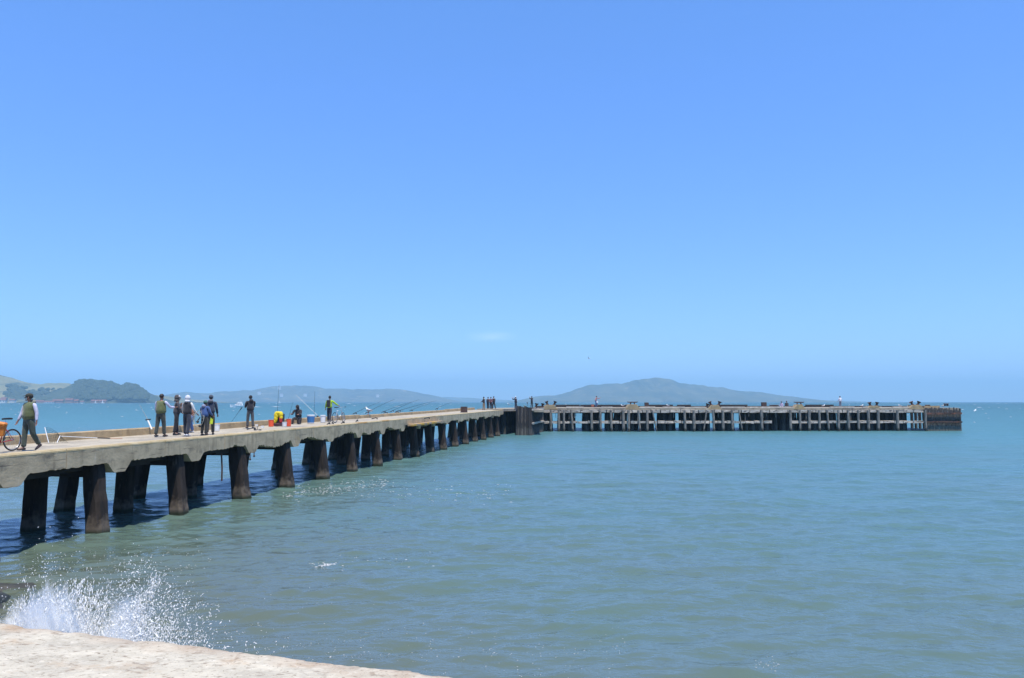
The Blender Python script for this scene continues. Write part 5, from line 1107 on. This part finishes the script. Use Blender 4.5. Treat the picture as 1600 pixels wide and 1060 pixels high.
b = MB(); b.prism([Vector((-2.8, -.8, 2.36)), Vector((.2, -.8, 2.36)), Vector((-.1, -.8, 2.9)), Vector((-2.6, -.8, 2.9))], (0, 1.6, 0)); b.box((-1.4, 0, 3.5), (2.6, 1.7, .09)); b.tube([(-2.4, .7, 2.9), (-2.4, .7, 3.5)], .03, 5); b.tube([(-.4, -.7, 2.9), (-.4, -.7, 3.5)], .03, 5); b.tube([(-2.4, -.7, 2.9), (-2.4, -.7, 3.5)], .03, 5); b.tube([(-1.6, 0, 3.5), (-1.7, 0, 4.6)], .03, 5); b.build('flybridge', m_wht, root)
for i, (px, py, D_, h, lb) in enumerate(((152, 629.3, 2300, 8, 'tiny white sailboat below the wooded headland'), (163, 629.4, 2200, 9, 'tiny sailboat under the end of the wooded knoll'), (438, 629.3, 2500, 7, 'tiny white sailboat below the middle hills'))):
    p = PZ(px, 629.9); p = Vector(((px - 800) / F * D_, D_, 0)); root = empty('sailboat', p, R(20 * i), lb, 'sailboat'); b = MB(); b.prism([Vector((-4, -1, .9)), Vector((4.4, -.2, 1.2)), Vector((4.4, .2, 1.2)), Vector((-4, 1, .9))], (0, 0, -1.3)); b.build('hull', m_wht, root); b = MB(); b.tube([(0, 0, 1), (0, 0, h + 2)], .12, 6); b.build('mast', m_wht, root); b = MB(); b.prism([Vector((-.2, -.05, 1.6)), Vector((-3.6, -.05, 1.6)), Vector((-.2, -.05, h + 1.6))], (0, .1, 0)); b.build('sail', m_gw, root)
m_hh = plain('pale house wall', (.75, .72, .68), .9); m_hr = plain('slate roof', (.2, .18, .17), .9)
for px, py, lb in ((436.5, 606, 'tiny pale house high on the middle hills left of the thin rods'), (440, 617, 'pale house halfway down the middle hills'), (443, 624, 'pale house low on the middle hills'), (477, 617, 'pale house on the middle hills right of the seated person'), (550, 625, 'pale house low on the middle hills right of the lime jacket'), (405, 614, 'pale house on the left slope of the middle hills'), (590, 618, 'pale house near the right shoulder of the middle hills')):
    p = PY(px, py, 5950); root = empty('hill_house', p, R(8), lb, 'house', 'pale houses scattered on the middle hills'); b = MB(); b.box((0, 0, -4), (22, 14, 22)); b.build('wall', m_hh, root); b = MB(); b.prism([Vector((-12, -8, 7.1)), Vector((-12, 8, 7.1)), Vector((-12, 0, 12))], (24, 0, 0)); b.build('roof', m_hr, root)
# ---------------- shore buildings under the left headland
m_roof = plain('red tile roof', (.20, .085, .065), .9); m_wall1 = plain('white painted wall', (.72, .70, .66), .9); m_wall2 = plain('pinkish brick wall', (.36, .21, .17), .9)
root = bpy.data.objects['motor_yacht']; root.scale = (YS, YS, YS)
m_win = plain('dark window', (.04, .05, .06), .3)
def house(label, px, D_, L_, W_, hh, rh, wm, rz=0, z=0, nwin=6):
    p = Vector(((px - 800) / F * D_, D_, z)); root = empty('shore_building', p, R(rz), label, 'building', 'buildings along the far left shore'); b = MB(); b.box((0, 0, hh / 2 - 1), (L_, W_, hh + 2)); b.build('wall', wm, root)
    b = MB(); b.prism([Vector((-L_ / 2 - .5, -W_ / 2 - .6, hh + .02)), Vector((-L_ / 2 - .5, W_ / 2 + .6, hh + .02)), Vector((-L_ / 2 - .5, 0, hh + rh))], (L_ + 1, 0, 0)); b.build('roof', m_roof, root)
    for k in range(nwin): b = MB(); b.box((-L_ / 2 + L_ * (k + .5) / nwin, -W_ / 2 - .05, hh * .55), (L_ / nwin * .4, .12, hh * .35)); b.build('window', m_win, root)
hs = [(3, 2440, 34, 12, 7, 4, m_wall1, 6, 2, 'long white hall at the left edge of the far shore'), (-6, 2500, 20, 12, 10, 5, m_wall2, 0, 8, 'tall brick building at the left frame edge above the white hall'), (9, 2470, 16, 11, 9, 5, m_wall2, 0, 5, 'brick house with red roof just above the white hall'), (22, 2470, 18, 10, 6, 4, m_wall1, 0, 3, 'small white building right of the long white hall'),
      (58, 2450, 22, 9, 5, 4, m_wall2, -4, 1, 'low red roofed shed right of the near walking person'), (67, 2440, 18, 9, 4, 4, m_wall2, 0, 1, 'second red roofed shed along the shore'), (80, 2430, 30, 10, 4, 3, m_wall1, 3, 0, 'long low white shed on the shore'), (89, 2450, 16, 9, 6, 4, m_wall2, 0, 2, 'red roofed house right of the long white shed'), (97, 2440, 18, 9, 6, 5, m_wall2, 2, 1, 'brick house left of the tall roofed pair'),
      (108, 2440, 12, 9, 7, 6, m_wall2, 0, 2, 'tall narrow red roofed house, left of the pair'), (114, 2440, 12, 9, 7, 6, m_wall2, 0, 2, 'tall narrow red roofed house, right of the pair'), (122, 2430, 14, 9, 6, 5, m_wall2, 0, 1, 'red roofed house below the left of the wooded knoll'), (131, 2430, 10, 8, 4, 3, m_wall1, 0, 0, 'small white boathouse below the wooded knoll'),
      (151, 2440, 24, 10, 5, 5, m_wall2, -3, 1, 'long red roofed building below the middle of the wooded knoll'), (163, 2440, 22, 10, 5, 5, m_wall2, 2, 1, 'long red roofed building below the right of the wooded knoll')]
for px, D_, L_, W_, hh, rh, wm, rz, z, lb in hs: house(lb, px, D_, L_, W_, hh, rh, wm, rz, z, nwin=4)
